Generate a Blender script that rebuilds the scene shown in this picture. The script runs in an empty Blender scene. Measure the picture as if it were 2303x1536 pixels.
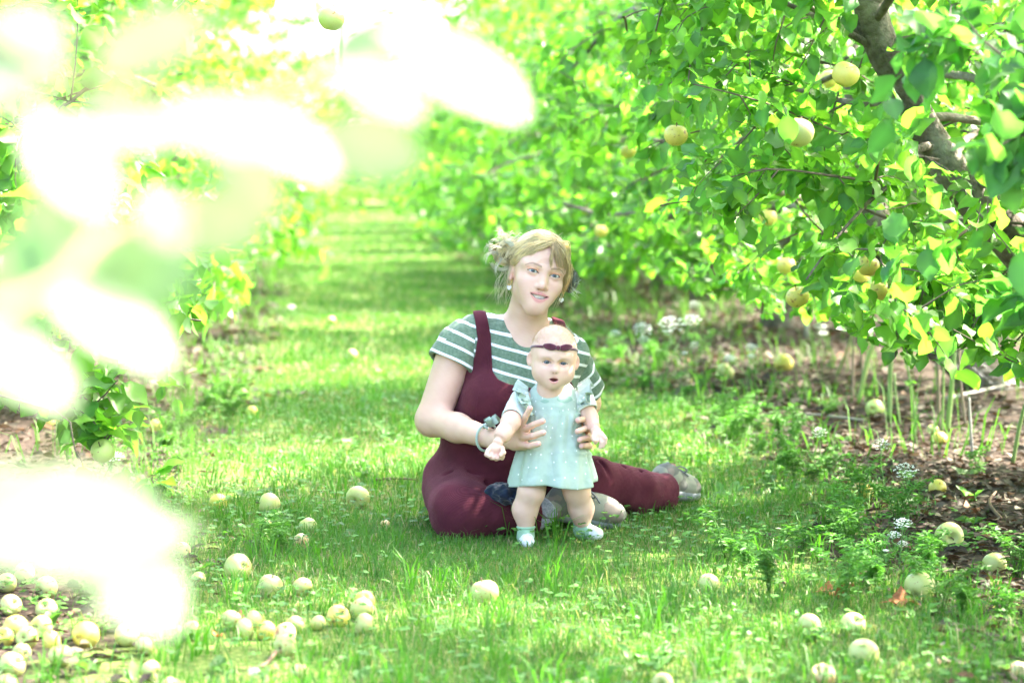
import bpy, math, random
import numpy as np
from mathutils import Vector, Matrix
import openvdb

sc = bpy.context.scene
COL = sc.collection
R = math.radians

# ------------------------------------------------------------------ camera, sky, sun, exposure
F = 5438.0; CX, CY = 1151.5, 768.0; TH = R(4.122); CAMZ = 1.0
cT, sT = math.cos(TH), math.sin(TH)
cam = bpy.data.cameras.new('camera'); camo = bpy.data.objects.new('camera', cam); COL.objects.link(camo)
camo.location = (0, 0, CAMZ); camo.rotation_euler = (R(90) - TH, 0, 0)
cam.sensor_width = 36.0; cam.lens = 85.0
cam.clip_start = 0.05; cam.clip_end = 2000
cam.dof.use_dof = True; cam.dof.focus_distance = 6.35; cam.dof.aperture_fstop = 3.5
sc.camera = camo

SUN = np.array([0.60, 0.30, 0.74]); SUN = SUN / np.linalg.norm(SUN)
world = bpy.data.worlds.new("World"); sc.world = world; world.use_nodes = True
wn = world.node_tree.nodes; wl = world.node_tree.links
sky = wn.new('ShaderNodeTexSky'); sky.sky_type = 'NISHITA'; sky.sun_disc = False
sky.sun_elevation = math.asin(SUN[2]); sky.sun_rotation = math.atan2(SUN[0], SUN[1])
sky.air_density = .75; sky.dust_density = 4.0; sky.ozone_density = 0.6
wn['Background'].inputs['Strength'].default_value = 0.15
wl.new(sky.outputs[0], wn['Background'].inputs['Color'])
sl = bpy.data.lights.new('sun', 'SUN'); sl.energy = 2.9; sl.angle = R(0.53); sl.color = (1.0, 0.95, 0.86)
so = bpy.data.objects.new('sun', sl); COL.objects.link(so)
so.rotation_euler = Vector(tuple(SUN)).to_track_quat('Z', 'Y').to_euler(); so.location = (8, 5, 12)
sc.view_settings.view_transform = 'Standard'; sc.view_settings.look = 'None'
sc.view_settings.exposure = 3.68; sc.view_settings.gamma = 1.0
sc.view_settings.use_white_balance = True; sc.view_settings.white_balance_temperature = 6750; sc.view_settings.white_balance_tint = 11
sc.render.engine = 'CYCLES'
cy = sc.cycles
cy.use_denoising = True
cy.max_bounces = 8; cy.diffuse_bounces = 5; cy.glossy_bounces = 2; cy.transmission_bounces = 5; cy.transparent_max_bounces = 8
cy.caustics_reflective = False; cy.caustics_refractive = False
cy.sample_clamp_indirect = 8.0

# ------------------------------------------------------------------ helpers
def P(px, py, Y):
    """world point seen at photo pixel (px, py) at distance Y along the ground"""
    dx = (px - CX) / F; dy = -(py - CY) / F
    d = np.array([dx, cT + dy * sT, -sT + dy * cT]); t = Y / d[1]
    return np.array([d[0] * t, Y, CAMZ + d[2] * t])

def G(px, py, z=0.0):
    dx = (px - CX) / F; dy = -(py - CY) / F
    d = np.array([dx, cT + dy * sT, -sT + dy * cT]); t = (z - CAMZ) / d[2]
    return np.array([d[0] * t, d[1] * t, z])

def nz(v):
    v = np.asarray(v, float)
    return v / np.maximum(np.linalg.norm(v, axis=-1, keepdims=True), 1e-9)

WORG = {}
def mk(name, V, quads=None, tris=None, mat=None, parent=None, origin=None, attrs=None, smooth=True, mats=None, midx=None):
    """one mesh object from arrays of world-space vertices"""
    V = np.asarray(V, np.float32)
    org = np.zeros(3) if origin is None else np.asarray(origin, float)
    if parent is not None: org = WORG[parent.name]
    me = bpy.data.meshes.new(name)
    q = np.zeros((0, 4), np.int32) if quads is None or len(quads) == 0 else np.asarray(quads, np.int32)
    t = np.zeros((0, 3), np.int32) if tris is None or len(tris) == 0 else np.asarray(tris, np.int32)
    me.vertices.add(len(V)); me.vertices.foreach_set('co', (V - org.astype(np.float32)).ravel())
    li = np.concatenate([q.ravel(), t.ravel()]).astype(np.int32)
    me.loops.add(len(li)); me.loops.foreach_set('vertex_index', li)
    nq, nt = len(q), len(t)
    me.polygons.add(nq + nt)
    st = np.concatenate([np.arange(nq) * 4, nq * 4 + np.arange(nt) * 3]).astype(np.int32)
    me.polygons.foreach_set('loop_start', st)
    me.polygons.foreach_set('use_smooth', np.full(nq + nt, smooth, bool))
    for m in (mats or ([mat] if mat else [])): me.materials.append(m)
    if midx is not None: me.polygons.foreach_set('material_index', np.asarray(midx, np.int32))
    me.update(calc_edges=True)
    for k, a in (attrs or {}).items():
        a = np.asarray(a, np.float32)
        if a.ndim == 1:
            at = me.attributes.new(k, 'FLOAT', 'POINT'); at.data.foreach_set('value', a)
        else:
            at = me.attributes.new(k, 'FLOAT_COLOR', 'POINT')
            c = np.ones((len(a), 4), np.float32); c[:, :a.shape[1]] = a
            at.data.foreach_set('color', c.ravel())
    o = bpy.data.objects.new(name, me); COL.objects.link(o)
    if parent is not None: o.parent = parent
    else: o.location = org
    WORG[o.name] = org
    return o

def tag(o, label=None, cat=None, group=None, kind=None):
    if label: o['label'] = label
    if cat: o['category'] = cat
    if group: o['group'] = group
    if kind: o['kind'] = kind
    return o

def thing(name, loc, label, cat, group=None):
    o = bpy.data.objects.new(name, None); COL.objects.link(o); o.location = loc; o.empty_display_size = 0.1
    WORG[o.name] = np.asarray(loc, float)
    return tag(o, label, cat, group)

class MB:
    """collects pieces into one mesh"""
    def __init__(s): s.V = []; s.Q = []; s.T = []; s.A = []; s.n = 0
    def add(s, V, q=None, t=None, col=None):
        V = np.asarray(V, float)
        s.V.append(V)
        if q is not None and len(q): s.Q.append(np.asarray(q) + s.n)
        if t is not None and len(t): s.T.append(np.asarray(t) + s.n)
        if col is not None: s.A.append(np.broadcast_to(np.asarray(col, float), (len(V), 3)))
        s.n += len(V)
    def build(s, name, mat=None, parent=None, origin=None, smooth=True, **k):
        at = {'Col': np.concatenate(s.A)} if s.A else None
        return mk(name, np.concatenate(s.V), np.concatenate(s.Q) if s.Q else None, np.concatenate(s.T) if s.T else None, mat, parent, origin, at, smooth, **k)

def tubes(paths, radii, k=4, flat=1.0):
    """paths (S,N,3), radii (S,N) -> verts, quads; k-sided tubes"""
    paths = np.asarray(paths, float); radii = np.asarray(radii, float)
    S, N, _ = paths.shape
    tg = np.gradient(paths, axis=1); tg = nz(tg)
    ref = np.zeros((S, 1, 3)); ref[:, :, 0] = 0.37; ref[:, :, 1] = 0.81; ref[:, :, 2] = 0.45
    a = nz(np.cross(tg, np.broadcast_to(ref, tg.shape))); b = np.cross(tg, a)
    th = np.arange(k) * 2 * np.pi / k
    V = paths[:, :, None, :] + radii[:, :, None, None] * (np.cos(th)[None, None, :, None] * a[:, :, None, :] + flat * np.sin(th)[None, None, :, None] * b[:, :, None, :])
    idx = np.arange(S * N * k).reshape(S, N, k)
    q = np.stack([idx[:, :-1, :], idx[:, 1:, :], np.roll(idx, -1, 2)[:, 1:, :], np.roll(idx, -1, 2)[:, :-1, :]], -1)
    return V.reshape(-1, 3), q.reshape(-1, 4)

def resample(pts, n):
    """smooth curve through control points"""
    pts = np.asarray(pts, float); m = len(pts)
    if m == 2:
        t = np.linspace(0, 1, n)[:, None]; return pts[0] * (1 - t) + pts[1] * t
    p = np.vstack([2 * pts[0] - pts[1], pts, 2 * pts[-1] - pts[-2]])
    u = np.linspace(0, m - 1 - 1e-6, n); i = u.astype(int); f = (u - i)[:, None]
    p0, p1, p2, p3 = p[i], p[i + 1], p[i + 2], p[i + 3]
    return 0.5 * ((2 * p1) + (-p0 + p2) * f + (2 * p0 - 5 * p1 + 4 * p2 - p3) * f ** 2 + (-p0 + 3 * p1 - 3 * p2 + p3) * f ** 3)

def tube(pts, r, n=None, k=8, cap=True):
    pts = np.asarray(pts, float)
    n = n or len(pts)
    path = resample(pts, n)
    r = np.interp(np.linspace(0, 1, n), np.linspace(0, 1, len(np.atleast_1d(r))), np.atleast_1d(r)) if np.ndim(r) else np.full(n, r)
    if cap:
        d0 = nz(path[0] - path[1]); d1 = nz(path[-1] - path[-2])
        path = np.vstack([path[0] + d0 * r[0] * .35, path, path[-1] + d1 * r[-1] * .35]); r = np.concatenate([[r[0] * .25], r, [r[-1] * .25]])
    return tubes(path[None], r[None], k)

def fnoise(p, seed=0, f=1.0, oct=3):
    """cheap smooth noise from sines, p (...,D) -> about -1..1"""
    rg = np.random.default_rng(seed); p = np.asarray(p, float); out = 0; amp = 1; tot = 0
    for o in range(oct):
        for j in range(3):
            d = rg.normal(size=p.shape[-1]); d /= np.linalg.norm(d)
            out = out + amp * np.sin((p @ d) * f * 2 * np.pi + rg.uniform(0, 6.28)) ; tot += amp * .6
        f *= 2.1; amp *= .55
    return out / tot

# ------------------------------------------------------------------ signed-distance modelling
class SDF:
    def __init__(s, lo, hi, h):
        s.lo = np.asarray(lo, float); s.h = h
        s.n = np.ceil((np.asarray(hi, float) - s.lo) / h).astype(int) + 1
        s.d = np.full(tuple(s.n), 0.2, np.float32)
    def sub(s, lo, hi):
        a = np.clip(np.floor((lo - s.lo) / s.h).astype(int), 0, s.n); b = np.clip(np.ceil((hi - s.lo) / s.h).astype(int) + 1, 0, s.n)
        if np.any(b <= a): return None, None
        ax = [s.lo[i] + s.h * np.arange(a[i], b[i]) for i in range(3)]
        g = np.stack(np.meshgrid(*ax, indexing='ij'), -1).astype(np.float32)
        return (slice(a[0], b[0]), slice(a[1], b[1]), slice(a[2], b[2])), g
    def all(s): return s.sub(s.lo - 1, s.lo + s.h * s.n + 1)
    def _u(s, sl, f, k):
        d = s.d[sl]
        if k > 0:
            h = np.maximum(k - np.abs(d - f), 0) / k; s.d[sl] = np.minimum(d, f) - h * h * k * .25
        else: s.d[sl] = np.minimum(d, f)
    def _c(s, sl, f, k):
        d = s.d[sl]; f = -f
        if k > 0:
            h = np.maximum(k - np.abs(d - f), 0) / k; s.d[sl] = np.maximum(d, f) + h * h * k * .25
        else: s.d[sl] = np.maximum(d, f)
    def cap(s, a, b, ra, rb, k=0.0, cut=False):
        a = np.asarray(a, float); b = np.asarray(b, float); m = max(ra, rb) + k + 3 * s.h
        sl, g = s.sub(np.minimum(a, b) - m, np.maximum(a, b) + m)
        if sl is None: return
        f = capsule(g, a, b, ra, rb)
        (s._c if cut else s._u)(sl, f, k)
    def chain(s, pts, rad, k=0.0):
        for i in range(len(pts) - 1): s.cap(pts[i], pts[i + 1], rad[i], rad[i + 1], k if i == 0 else min(k, .012))
    def ell(s, c, r, k=0.0, M=None, cut=False):
        c = np.asarray(c, float); r = np.asarray(r, float); m = max(r) + k + 3 * s.h
        sl, g = s.sub(c - m, c + m)
        if sl is None: return
        (s._c if cut else s._u)(sl, ellipsoid(g, c, r, M), k)
    def mesh(s):
        d = s.d.copy()
        for ax in range(3):
            i = [slice(None)] * 3; i[ax] = 0; d[tuple(i)] = np.maximum(d[tuple(i)], s.h); i[ax] = -1; d[tuple(i)] = np.maximum(d[tuple(i)], s.h)
        g = openvdb.FloatGrid(0.2); g.copyFromArray(d)
        p, q = g.convertToQuads(0.0)
        return s.lo + np.asarray(p, float) * s.h, np.asarray(q)[:, ::-1]
def capsule(g, a, b, ra, rb):
    a = np.asarray(a, np.float32); b = np.asarray(b, np.float32)
    ab = b - a; t = np.clip(((g - a) @ ab) / max(float(ab @ ab), 1e-9), 0, 1)
    return np.linalg.norm(g - a - t[..., None] * ab, axis=-1) - (ra + (rb - ra) * t)
def ellipsoid(g, c, r, M=None):
    p = g - np.asarray(c, np.float32)
    if M is not None: p = p @ np.asarray(M, np.float32)      # columns of M = local axes in world
    r = np.asarray(r, np.float32)
    k0 = np.linalg.norm(p / r, axis=-1); k1 = np.linalg.norm(p / (r * r), axis=-1)
    return np.where(k1 > 1e-6, k0 * (k0 - 1) / np.maximum(k1, 1e-6), -min(r))
def poly_sd(x, z, poly):
    """signed distance to a 2-D polygon (negative inside)"""
    poly = np.asarray(poly, np.float32); n = len(poly)
    d = np.full(x.shape, 1e9, np.float32); inside = np.zeros(x.shape, bool)
    for i in range(n):
        a = poly[i]; b = poly[(i + 1) % n]; e = b - a
        t = np.clip(((x - a[0]) * e[0] + (z - a[1]) * e[1]) / (e @ e + 1e-12), 0, 1)
        d = np.minimum(d, (x - a[0] - t * e[0]) ** 2 + (z - a[1] - t * e[1]) ** 2)
        c = ((a[1] > z) != (b[1] > z)) & (x < (b[0] - a[0]) * (z - a[1]) / (b[1] - a[1] + 1e-12) + a[0])
        inside ^= c
    d = np.sqrt(d); return np.where(inside, -d, d)

# ------------------------------------------------------------------ materials
def newmat(name):
    m = bpy.data.materials.new(name); m.use_nodes = True
    n = m.node_tree.nodes; return m, n, m.node_tree.links, n['Principled BSDF']
def setb(b, **k):
    for a, v in k.items():
        nm = {'rough': 'Roughness', 'spec': 'Specular IOR Level', 'metal': 'Metallic', 'base': 'Base Color', 'sss': 'Subsurface Weight', 'sheen': 'Sheen Weight', 'coat': 'Coat Weight'}[a]
        b.inputs[nm].default_value = (*v, 1) if isinstance(v, tuple) else v
def attr(n, name='Col'):
    a = n.new('ShaderNodeAttribute'); a.attribute_name = name; return a
def bump(n, l, b, height, strength=0.3, dist=0.01):
    bp = n.new('ShaderNodeBump'); bp.inputs['Strength'].default_value = strength; bp.inputs['Distance'].default_value = dist
    l.new(height, bp.inputs['Height']); l.new(bp.outputs[0], b.inputs['Normal']); return bp
def noise(n, l, scale, detail=4, coord=None, rough=.55):
    t = n.new('ShaderNodeTexNoise'); t.inputs['Scale'].default_value = scale; t.inputs['Detail'].default_value = detail; t.inputs['Roughness'].default_value = rough
    c = n.new('ShaderNodeTexCoord'); l.new(c.outputs[coord or 'Object'], t.inputs['Vector']); return t
def mixc(n, l, fac, a, b, mode='MIX'):
    m = n.new('ShaderNodeMix'); m.data_type = 'RGBA'; m.blend_type = mode
    for s, v in ((m.inputs[0], fac), (m.inputs[6], a), (m.inputs[7], b)):
        if isinstance(v, (int, float)): s.default_value = v
        elif isinstance(v, tuple): s.default_value = (*v, 1)
        else: l.new(v, s)
    return m.outputs[2]
def ramp(n, l, src, stops):
    r = n.new('ShaderNodeValToRGB'); e = r.color_ramp.elements
    while len(e) < len(stops): e.new(.5)
    for x, (p, c) in zip(e, stops): x.position = p; x.color = (*c, 1)
    l.new(src, r.inputs[0]); return r.outputs[0]
def math_(n, l, op, a, b=None):
    m = n.new('ShaderNodeMath'); m.operation = op
    for s, v in zip(m.inputs, (a, b)):
        if v is None: continue
        if isinstance(v, (int, float)): s.default_value = v
        else: l.new(v, s)
    return m.outputs[0]

def leaf_material(name, trans=.5, back=(0.16, 0.26, 0.12), bmix=.5, tcol=(1.5, 1.8, .7), rough=.42, spec=.45):
    m, n, l, b = newmat(name)
    a = attr(n); g = n.new('ShaderNodeNewGeometry')
    bf = math_(n, l, 'MULTIPLY', g.outputs['Backfacing'], bmix)
    l.new(mixc(n, l, bf, a.outputs['Color'], back), b.inputs['Base Color'])
    setb(b, rough=rough, spec=spec)
    tr = n.new('ShaderNodeBsdfTranslucent'); l.new(mixc(n, l, 1.0, a.outputs['Color'], tcol, 'MULTIPLY'), tr.inputs['Color'])
    mx = n.new('ShaderNodeMixShader'); mx.inputs[0].default_value = trans
    l.new(b.outputs[0], mx.inputs[1]); l.new(tr.outputs[0], mx.inputs[2]); l.new(mx.outputs[0], n['Material Output'].inputs['Surface'])
    return m
M_LEAF = leaf_material('apple leaf', .6)
M_GRASS = leaf_material('grass blade', .4, (0.1, 0.2, 0.04), .0, (1.15, 1.4, .65), .5, .3)
M_DRY = leaf_material('dry leaf', .12, (0.3, 0.2, 0.1), .3, (1.2, 1, .8), .7, .2)
def attr_mat(name, rough=.6, spec=.3, sss=0., bscale=0, bstr=.2, bdist=.002):
    m, n, l, b = newmat(name); a = attr(n); l.new(a.outputs['Color'], b.inputs['Base Color']); setb(b, rough=rough, spec=spec)
    if sss:
        b.inputs['Subsurface Weight'].default_value = sss; b.inputs['Subsurface Radius'].default_value = (1, .35, .2); b.inputs['Subsurface Scale'].default_value = .006
    if bscale: bump(n, l, b, noise(n, l, bscale).outputs[0], bstr, bdist)
    return m
M_BARK, n_, l_, b_ = newmat('apple bark')
t1 = noise(n_, l_, 9, 8); t2 = noise(n_, l_, 45, 6)
c1 = ramp(n_, l_, t1.outputs[0], [(.35, (.06, .047, .036)), (.5, (.19, .155, .12)), (.68, (.42, .37, .31))])
l_.new(mixc(n_, l_, .35, c1, ramp(n_, l_, t2.outputs[0], [(.4, (.03, .025, .02)), (.65, (.24, .21, .17))])), b_.inputs['Base Color'])
setb(b_, rough=.85, spec=.2); bump(n_, l_, b_, t2.outputs[0], .9, .02)
M_TWIG = attr_mat('twig bark', .8, .2)
M_STEM = attr_mat('green stem', .55, .3)
# ------------------------------------------------------------------ ground, grass, litter
SL = 0.0707                       # the mown alley runs slightly to one side: u = X + SL*Y is the distance across it
UL, UR = -0.60, 1.55              # its two edges
def XY(u, Y): return u - SL * Y
def edgeL(Y): return UL + .10 * np.sin(Y * 1.3) + .06 * np.sin(Y * 3.1 + 1)
def edgeR(Y): return UR + .14 * np.sin(Y * .9 + .6) + .08 * np.sin(Y * 2.7)
rg = np.random.default_rng(11)

m, n, l, b = newmat('orchard ground')
geo = n.new('ShaderNodeNewGeometry'); sp = n.new('ShaderNodeSeparateXYZ'); l.new(geo.outputs['Position'], sp.inputs[0])
u = math_(n, l, 'ADD', sp.outputs[0], math_(n, l, 'MULTIPLY', sp.outputs[1], SL))
nb = noise(n, l, 3.0, 5); nf = noise(n, l, 55, 5); nm_ = noise(n, l, 14, 4)
wrp = n.new('ShaderNodeMath'); wrp.operation = 'WRAP'; l.new(u, wrp.inputs[0]); wrp.inputs[1].default_value = .475 + 2.2; wrp.inputs[2].default_value = .475 - 2.2
cen = math_(n, l, 'ABSOLUTE', math_(n, l, 'SUBTRACT', wrp.outputs[0], .5 * (UL + UR)))
edge = math_(n, l, 'ADD', cen, math_(n, l, 'MULTIPLY', math_(n, l, 'SUBTRACT', nb.outputs[0], .5), .9))
mr = n.new('ShaderNodeMapRange'); l.new(edge, mr.inputs[0]); mr.inputs[1].default_value = .84; mr.inputs[2].default_value = 1.06
turf = ramp(n, l, nf.outputs[0], [(.3, (.05, .07, .016)), (.5, (.1, .16, .035)), (.7, (.2, .22, .07))])
soil = ramp(n, l, nf.outputs[0], [(.3, (.016, .012, .010)), (.52, (.05, .036, .028)), (.75, (.15, .11, .08))])
l.new(mixc(n, l, mr.outputs[0], turf, soil), b.inputs['Base Color']); setb(b, rough=.95, spec=.1)
bump(n, l, b, nm_.outputs[0], .8, .03)
gv = np.array([[-150, -20, 0], [150, -20, 0], [150, 400, 0], [-150, 400, 0]], float)
tag(mk('ground', gv, [[0, 1, 2, 3]], mat=m), kind='structure')

def blades(x, y, h, w, lean, col, z0=0.0):
    N = len(x); az = rg.uniform(0, 2 * np.pi, N); fa = rg.uniform(0, 2 * np.pi, N)
    p = np.stack([x, y, np.full(N, z0)], 1); side = np.stack([np.cos(fa), np.sin(fa), 0 * fa], 1) * (w / 2)[:, None]
    ld = np.stack([np.cos(az), np.sin(az), 0 * az], 1)
    mid = p + ld * (lean * h * .3)[:, None] + np.array([0, 0, 1]) * (h * .6)[:, None]
    tip = p + ld * (lean * h)[:, None] + np.array([0, 0, 1]) * (h * (1 - .35 * lean))[:, None]
    V = np.stack([p - side, p + side, mid - side * .8, mid + side * .8, tip], 1).reshape(-1, 3)
    i = np.arange(N)[:, None] * 5
    return V, i + np.array([[0, 1, 3, 2]]), i + np.array([[2, 3, 4]]), np.repeat(col, 5, 0)

def scatter(n, y0, y1, u0, u1, power=1.0):
    Y = y0 + (y1 - y0) * rg.uniform(0, 1, n) ** power; U = rg.uniform(u0, u1, n)
    return U, Y
def in_view(x, y, m=.12): return np.abs(x) < y * (1151.5 / F) + m
gb = MB()
for (num, y0, y1, hs, ws) in ((165000, 4.2, 7.2, 1.0, 1.0), (95000, 7.2, 12, 1.05, 1.5), (90000, 12, 26, 1.1, 2.6), (45000, 26, 60, 1.2, 5.5)):
    U, Y = scatter(num, y0, y1, UL - .35, UR + .35)
    x = XY(U, Y)
    dl = U - edgeL(Y); dr = edgeR(Y) - U; dd = np.minimum(dl, dr)
    bare = np.clip(1.3 * fnoise(np.stack([x, Y], 1), 44, .55) + np.where(U > 1.0, (U - 1.0) * 1.6, 0) * (Y < 8.5) + np.where((U < -.36) & (Y < 5.5), 1.6, 0) - .45, 0, 1)
    pr = np.clip(.40 + dd / .28, 0.02, 1) * (1 - .92 * bare) * np.clip(.74 + .45 * fnoise(np.stack([x, Y], 1), 3, .9), .25, 1)
    k = (rg.uniform(0, 1, num) < pr) & in_view(x, Y)
    x, Y, U, dd = x[k], Y[k], U[k], dd[k]; N = len(x)
    lush = np.clip(.5 + .6 * fnoise(np.stack([x, Y], 1), 5, .8), 0, 1)
    h = rg.gamma(6, .0055, N) * hs * (.75 + .5 * lush); h = np.clip(h, .012, .10)
    w = rg.uniform(.0014, .0034, N) * ws
    lean = rg.uniform(.15, 1.1, N)
    c0 = np.array([.075, .205, .03]); c1 = np.array([.11, .24, .045]); c2 = np.array([.05, .165, .03]); dry = np.array([.30, .28, .14])
    t = rg.uniform(0, 1, (N, 1)); col = c0 * t + np.where(rg.uniform(0, 1, (N, 1)) < .5, c1, c2) * (1 - t)
    isd = rg.uniform(0, 1, N) < (.12 + .36 * (1 - lush))
    col[isd] = dry * rg.uniform(.55, 1.2, (isd.sum(), 1)); lean[isd] *= 1.5
    h[isd] *= .7
    h *= np.where((np.abs(x - .12) < .42) & (Y > 6.05) & (Y < 6.62), .55, 1.0)
    col *= (1 - .15 * rg.uniform(0, 1, (N, 1)))
    gb.add(*blades(x, Y, h, w, lean, col))
# taller tussocks
for _ in range(210):
    U, Y = rg.uniform(UL - .1, UR + .2), 4.3 + 9 * rg.uniform() ** 1.6
    x = XY(U, Y)
    if not in_view(x, Y): continue
    N = rg.integers(8, 26)
    hh = rg.uniform(.06, .16); c = np.array([.07, .21, .02]) * rg.uniform(.7, 1.3)
    gb.add(*blades(x + rg.normal(0, .018, N), Y + rg.normal(0, .018, N), rg.uniform(.5, 1, N) * hh, rg.uniform(.002, .005, N), rg.uniform(.2, .9, N), np.tile(c, (N, 1)) * rg.uniform(.8, 1.2, (N, 1))))
# sparse taller grass and weeds on the bare strips under the trees
for (num, y0, y1, side) in ((1700, 7.5, 16, 1), (7000, 16, 45, 1), (2500, 7, 16, -1), (4000, 16, 45, -1)):
    Y = rg.uniform(y0, y1, num); d = rg.gamma(1.6, .55, num) - .1; U = np.where(side > 0, edgeR(Y) + d, edgeL(Y) - d); x = XY(U, Y)
    k = in_view(x, Y, .2) & (fnoise(np.stack([x, Y], 1), 33, .6) > (-.3 if y0 > 15 else .1)); x, Y = x[k], Y[k]; N = len(x); big = Y / 12
    gb.add(*blades(x, Y, rg.gamma(4, .026, N) + .03, rg.uniform(.004, .009, N) * np.maximum(big, 1), rg.uniform(.2, .9, N), np.array([.085, .20, .035]) * rg.uniform(.6, 1.4, (N, 1))))
tag(gb.build('grass', M_GRASS), 'short mown green grass of the orchard alley', 'grass', kind='stuff')

# ---- leaf templates
def leaf_template(rows, fold=.22, curl=.3, wave=.0, ph=0., pet=.22):
    V = []; Q = []
    if pet: V += [(-.010, -pet, 0.02 * 0), (0, -pet, 0), (.010, -pet, 0)]
    for y, hw in rows:
        for sx in (-1, 0, 1):
            x = sx * hw
            V.append((x, y, fold * abs(x) - curl * y * y * .5 + wave * sx * hw * math.sin(y * 9 + ph + sx)))
    V = np.array(V); nr = len(V) // 3
    for r in range(nr - 1):
        for c in range(2):
            a = r * 3 + c; Q.append((a, a + 1, a + 4, a + 3))
    return V, np.array(Q)
ROWS = [(0, .04), (.10, .20), (.28, .315), (.52, .33), (.75, .22), (.90, .09), (1.0, .004)]
T_HI = [leaf_template(ROWS, .25, .35, .25, 0), leaf_template(ROWS, .45, .15, .35, 2), leaf_template(ROWS, .12, .55, .3, 4), leaf_template(ROWS, .3, -.15, .4, 1)]
_v = np.array([(0, 0, 0), (-.28, .25, .07), (-.3, .6, .02), (0, 1, -.15), (.3, .6, .02), (.28, .25, .07), (0, .45, -.02)], float)
T_LO = [(_v, np.array([(0, 6, 2, 1), (6, 3, 2, 2), (0, 5, 4, 6), (6, 4, 3, 3)]))]
def leaves(pos, d, nrm, size, col, templates, wid=1.0, rg=rg, mid=1.25):
    """-> V, quads, tris, col"""
    d = nz(d); r = nz(np.cross(d, nrm)); nn = np.cross(r, d)
    out = MB(); which = rg.integers(0, len(templates), len(pos))
    for ti, (tv, tq) in enumerate(templates):
        k = which == ti; N = k.sum()
        if not N: continue
        s = size[k][:, None, None]; wv = np.broadcast_to(wid, (len(pos),))[k][:, None, None] if np.ndim(wid) else wid
        V = pos[k][:, None, :] + s * (tv[None, :, 0:1] * wv * r[k][:, None, :] + tv[None, :, 1:2] * d[k][:, None, :] + tv[None, :, 2:3] * nn[k][:, None, :])
        i = (np.arange(N) * len(tv))[:, None, None]
        f = tq[None] + i
        tri = tq[:, 2] == tq[:, 3]
        q = f[:, ~tri].reshape(-1, 4); t = f[:, tri][:, :, :3].reshape(-1, 3)
        cm = np.where(np.abs(tv[:, 0]) < 1e-6, mid, 1.0) * (1.0 if len(tv) < 10 else 1.0)
        C = (col[k][:, None, :] * cm[None, :, None]).reshape(-1, 3)
        out.add(V.reshape(-1, 3), q, t, C)
    return np.concatenate(out.V), (np.concatenate(out.Q) if out.Q else None), (np.concatenate(out.T) if out.T else None), np.concatenate(out.A)

# ---- clover and broad-leaved weeds in the turf
wb = MB()
N = 6500
U, Y = scatter(N, 4.25, 10.5, UL - .2, UR + .25, 1.3); x = XY(U, Y)
k = in_view(x, Y) & (fnoise(np.stack([x, Y], 1), 21, .7) + rg.normal(0, .35, N) > -.05); x, Y = x[k], Y[k]; N = len(x)
hz = rg.uniform(.02, .055, N); rot = rg.uniform(0, 6.28, N); cc = np.array([.075, .185, .035]) * rg.uniform(.7, 1.35, (N, 1))
for j in range(3):
    a = rot + j * 2.094; sz = rg.uniform(.008, .015, N)
    d = np.stack([np.cos(a), np.sin(a), rg.uniform(-.1, .45, N)], 1); up = np.stack([rg.normal(0, .3, N), rg.normal(0, .3, N) - .25, np.ones(N)], 1)
    wb.add(*leaves(np.stack([x, Y, hz], 1), d, up, sz, cc, T_LO, 1.45))
tag(wb.build('clover_weeds', M_GRASS), 'low clover patches growing through the grass', 'clover', kind='stuff')
wb = MB()
for _ in range(200):
    U, Y = rg.uniform(UL - .25, UR + .5), 4.25 + 8 * rg.uniform() ** 1.5; x = XY(U, Y)
    if not in_view(x, Y) or (abs(x - .1) < .75 and 5.2 < Y < 7.2): continue
    N = rg.integers(3, 8); a = rg.uniform(0, 6.28, N); el = rg.uniform(.1, .9, N)
    d = np.stack([np.cos(a), np.sin(a), el], 1); c = np.array([.09, .2, .045]) * rg.uniform(.75, 1.35)
    if rg.uniform() < .12: c = np.array([.16, .25, .10]) * rg.uniform(.8, 1.2)
    wb.add(*leaves(np.tile([x, Y, .008], (N, 1)) + rg.normal(0, .006, (N, 3)) * [1, 1, 0], d, np.tile([0., -.3, 1.], (N, 1)), rg.uniform(.03, .07, N), np.tile(c, (N, 1)), T_HI, rg.uniform(.42, .75)))
tag(wb.build('broadleaf_weeds', M_GRASS), 'broad-leaved weeds scattered through the grass', 'weeds', kind='stuff')
# ---- feathery carrot-leaved weeds at the soil edge
fb = MB()
def feather(base, h, lean, c):
    nst = rg.integers(3, 7)
    for _ in range(nst):
        a = rg.uniform(0, 6.28); L = h * rg.uniform(.6, 1)
        pts = np.array([base, base + [np.cos(a) * L * lean * .3, np.sin(a) * L * lean * .3, L * .6], base + [np.cos(a) * L * lean, np.sin(a) * L * lean, L * .85]])
        path = resample(pts, 10)
        v, q = tubes(path[None], np.linspace(.0018, .0007, 10)[None], 3); fb.add(v, q, None, c * .9)
        nn = 60; t = rg.uniform(.2, 1, nn) * 9; i = np.minimum(t.astype(int), 8); p = path[i] + (path[i + 1] - path[i]) * (t - i)[:, None]
        aa = rg.uniform(0, 6.28, nn); off = np.stack([np.cos(aa), np.sin(aa), rg.uniform(-.3, .5, nn)], 1) * (rg.uniform(.1, 1, nn) * .045 * (1.15 - t / 9))[:, None]
        fb.add(*leaves(p + off * .4, off, np.stack([rg.normal(0, .5, nn), rg.normal(0, .5, nn), np.ones(nn)], 1), rg.uniform(.012, .024, nn), np.tile(c, (nn, 1)) * rg.uniform(.8, 1.2, (nn, 1)), T_LO, .45))
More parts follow.
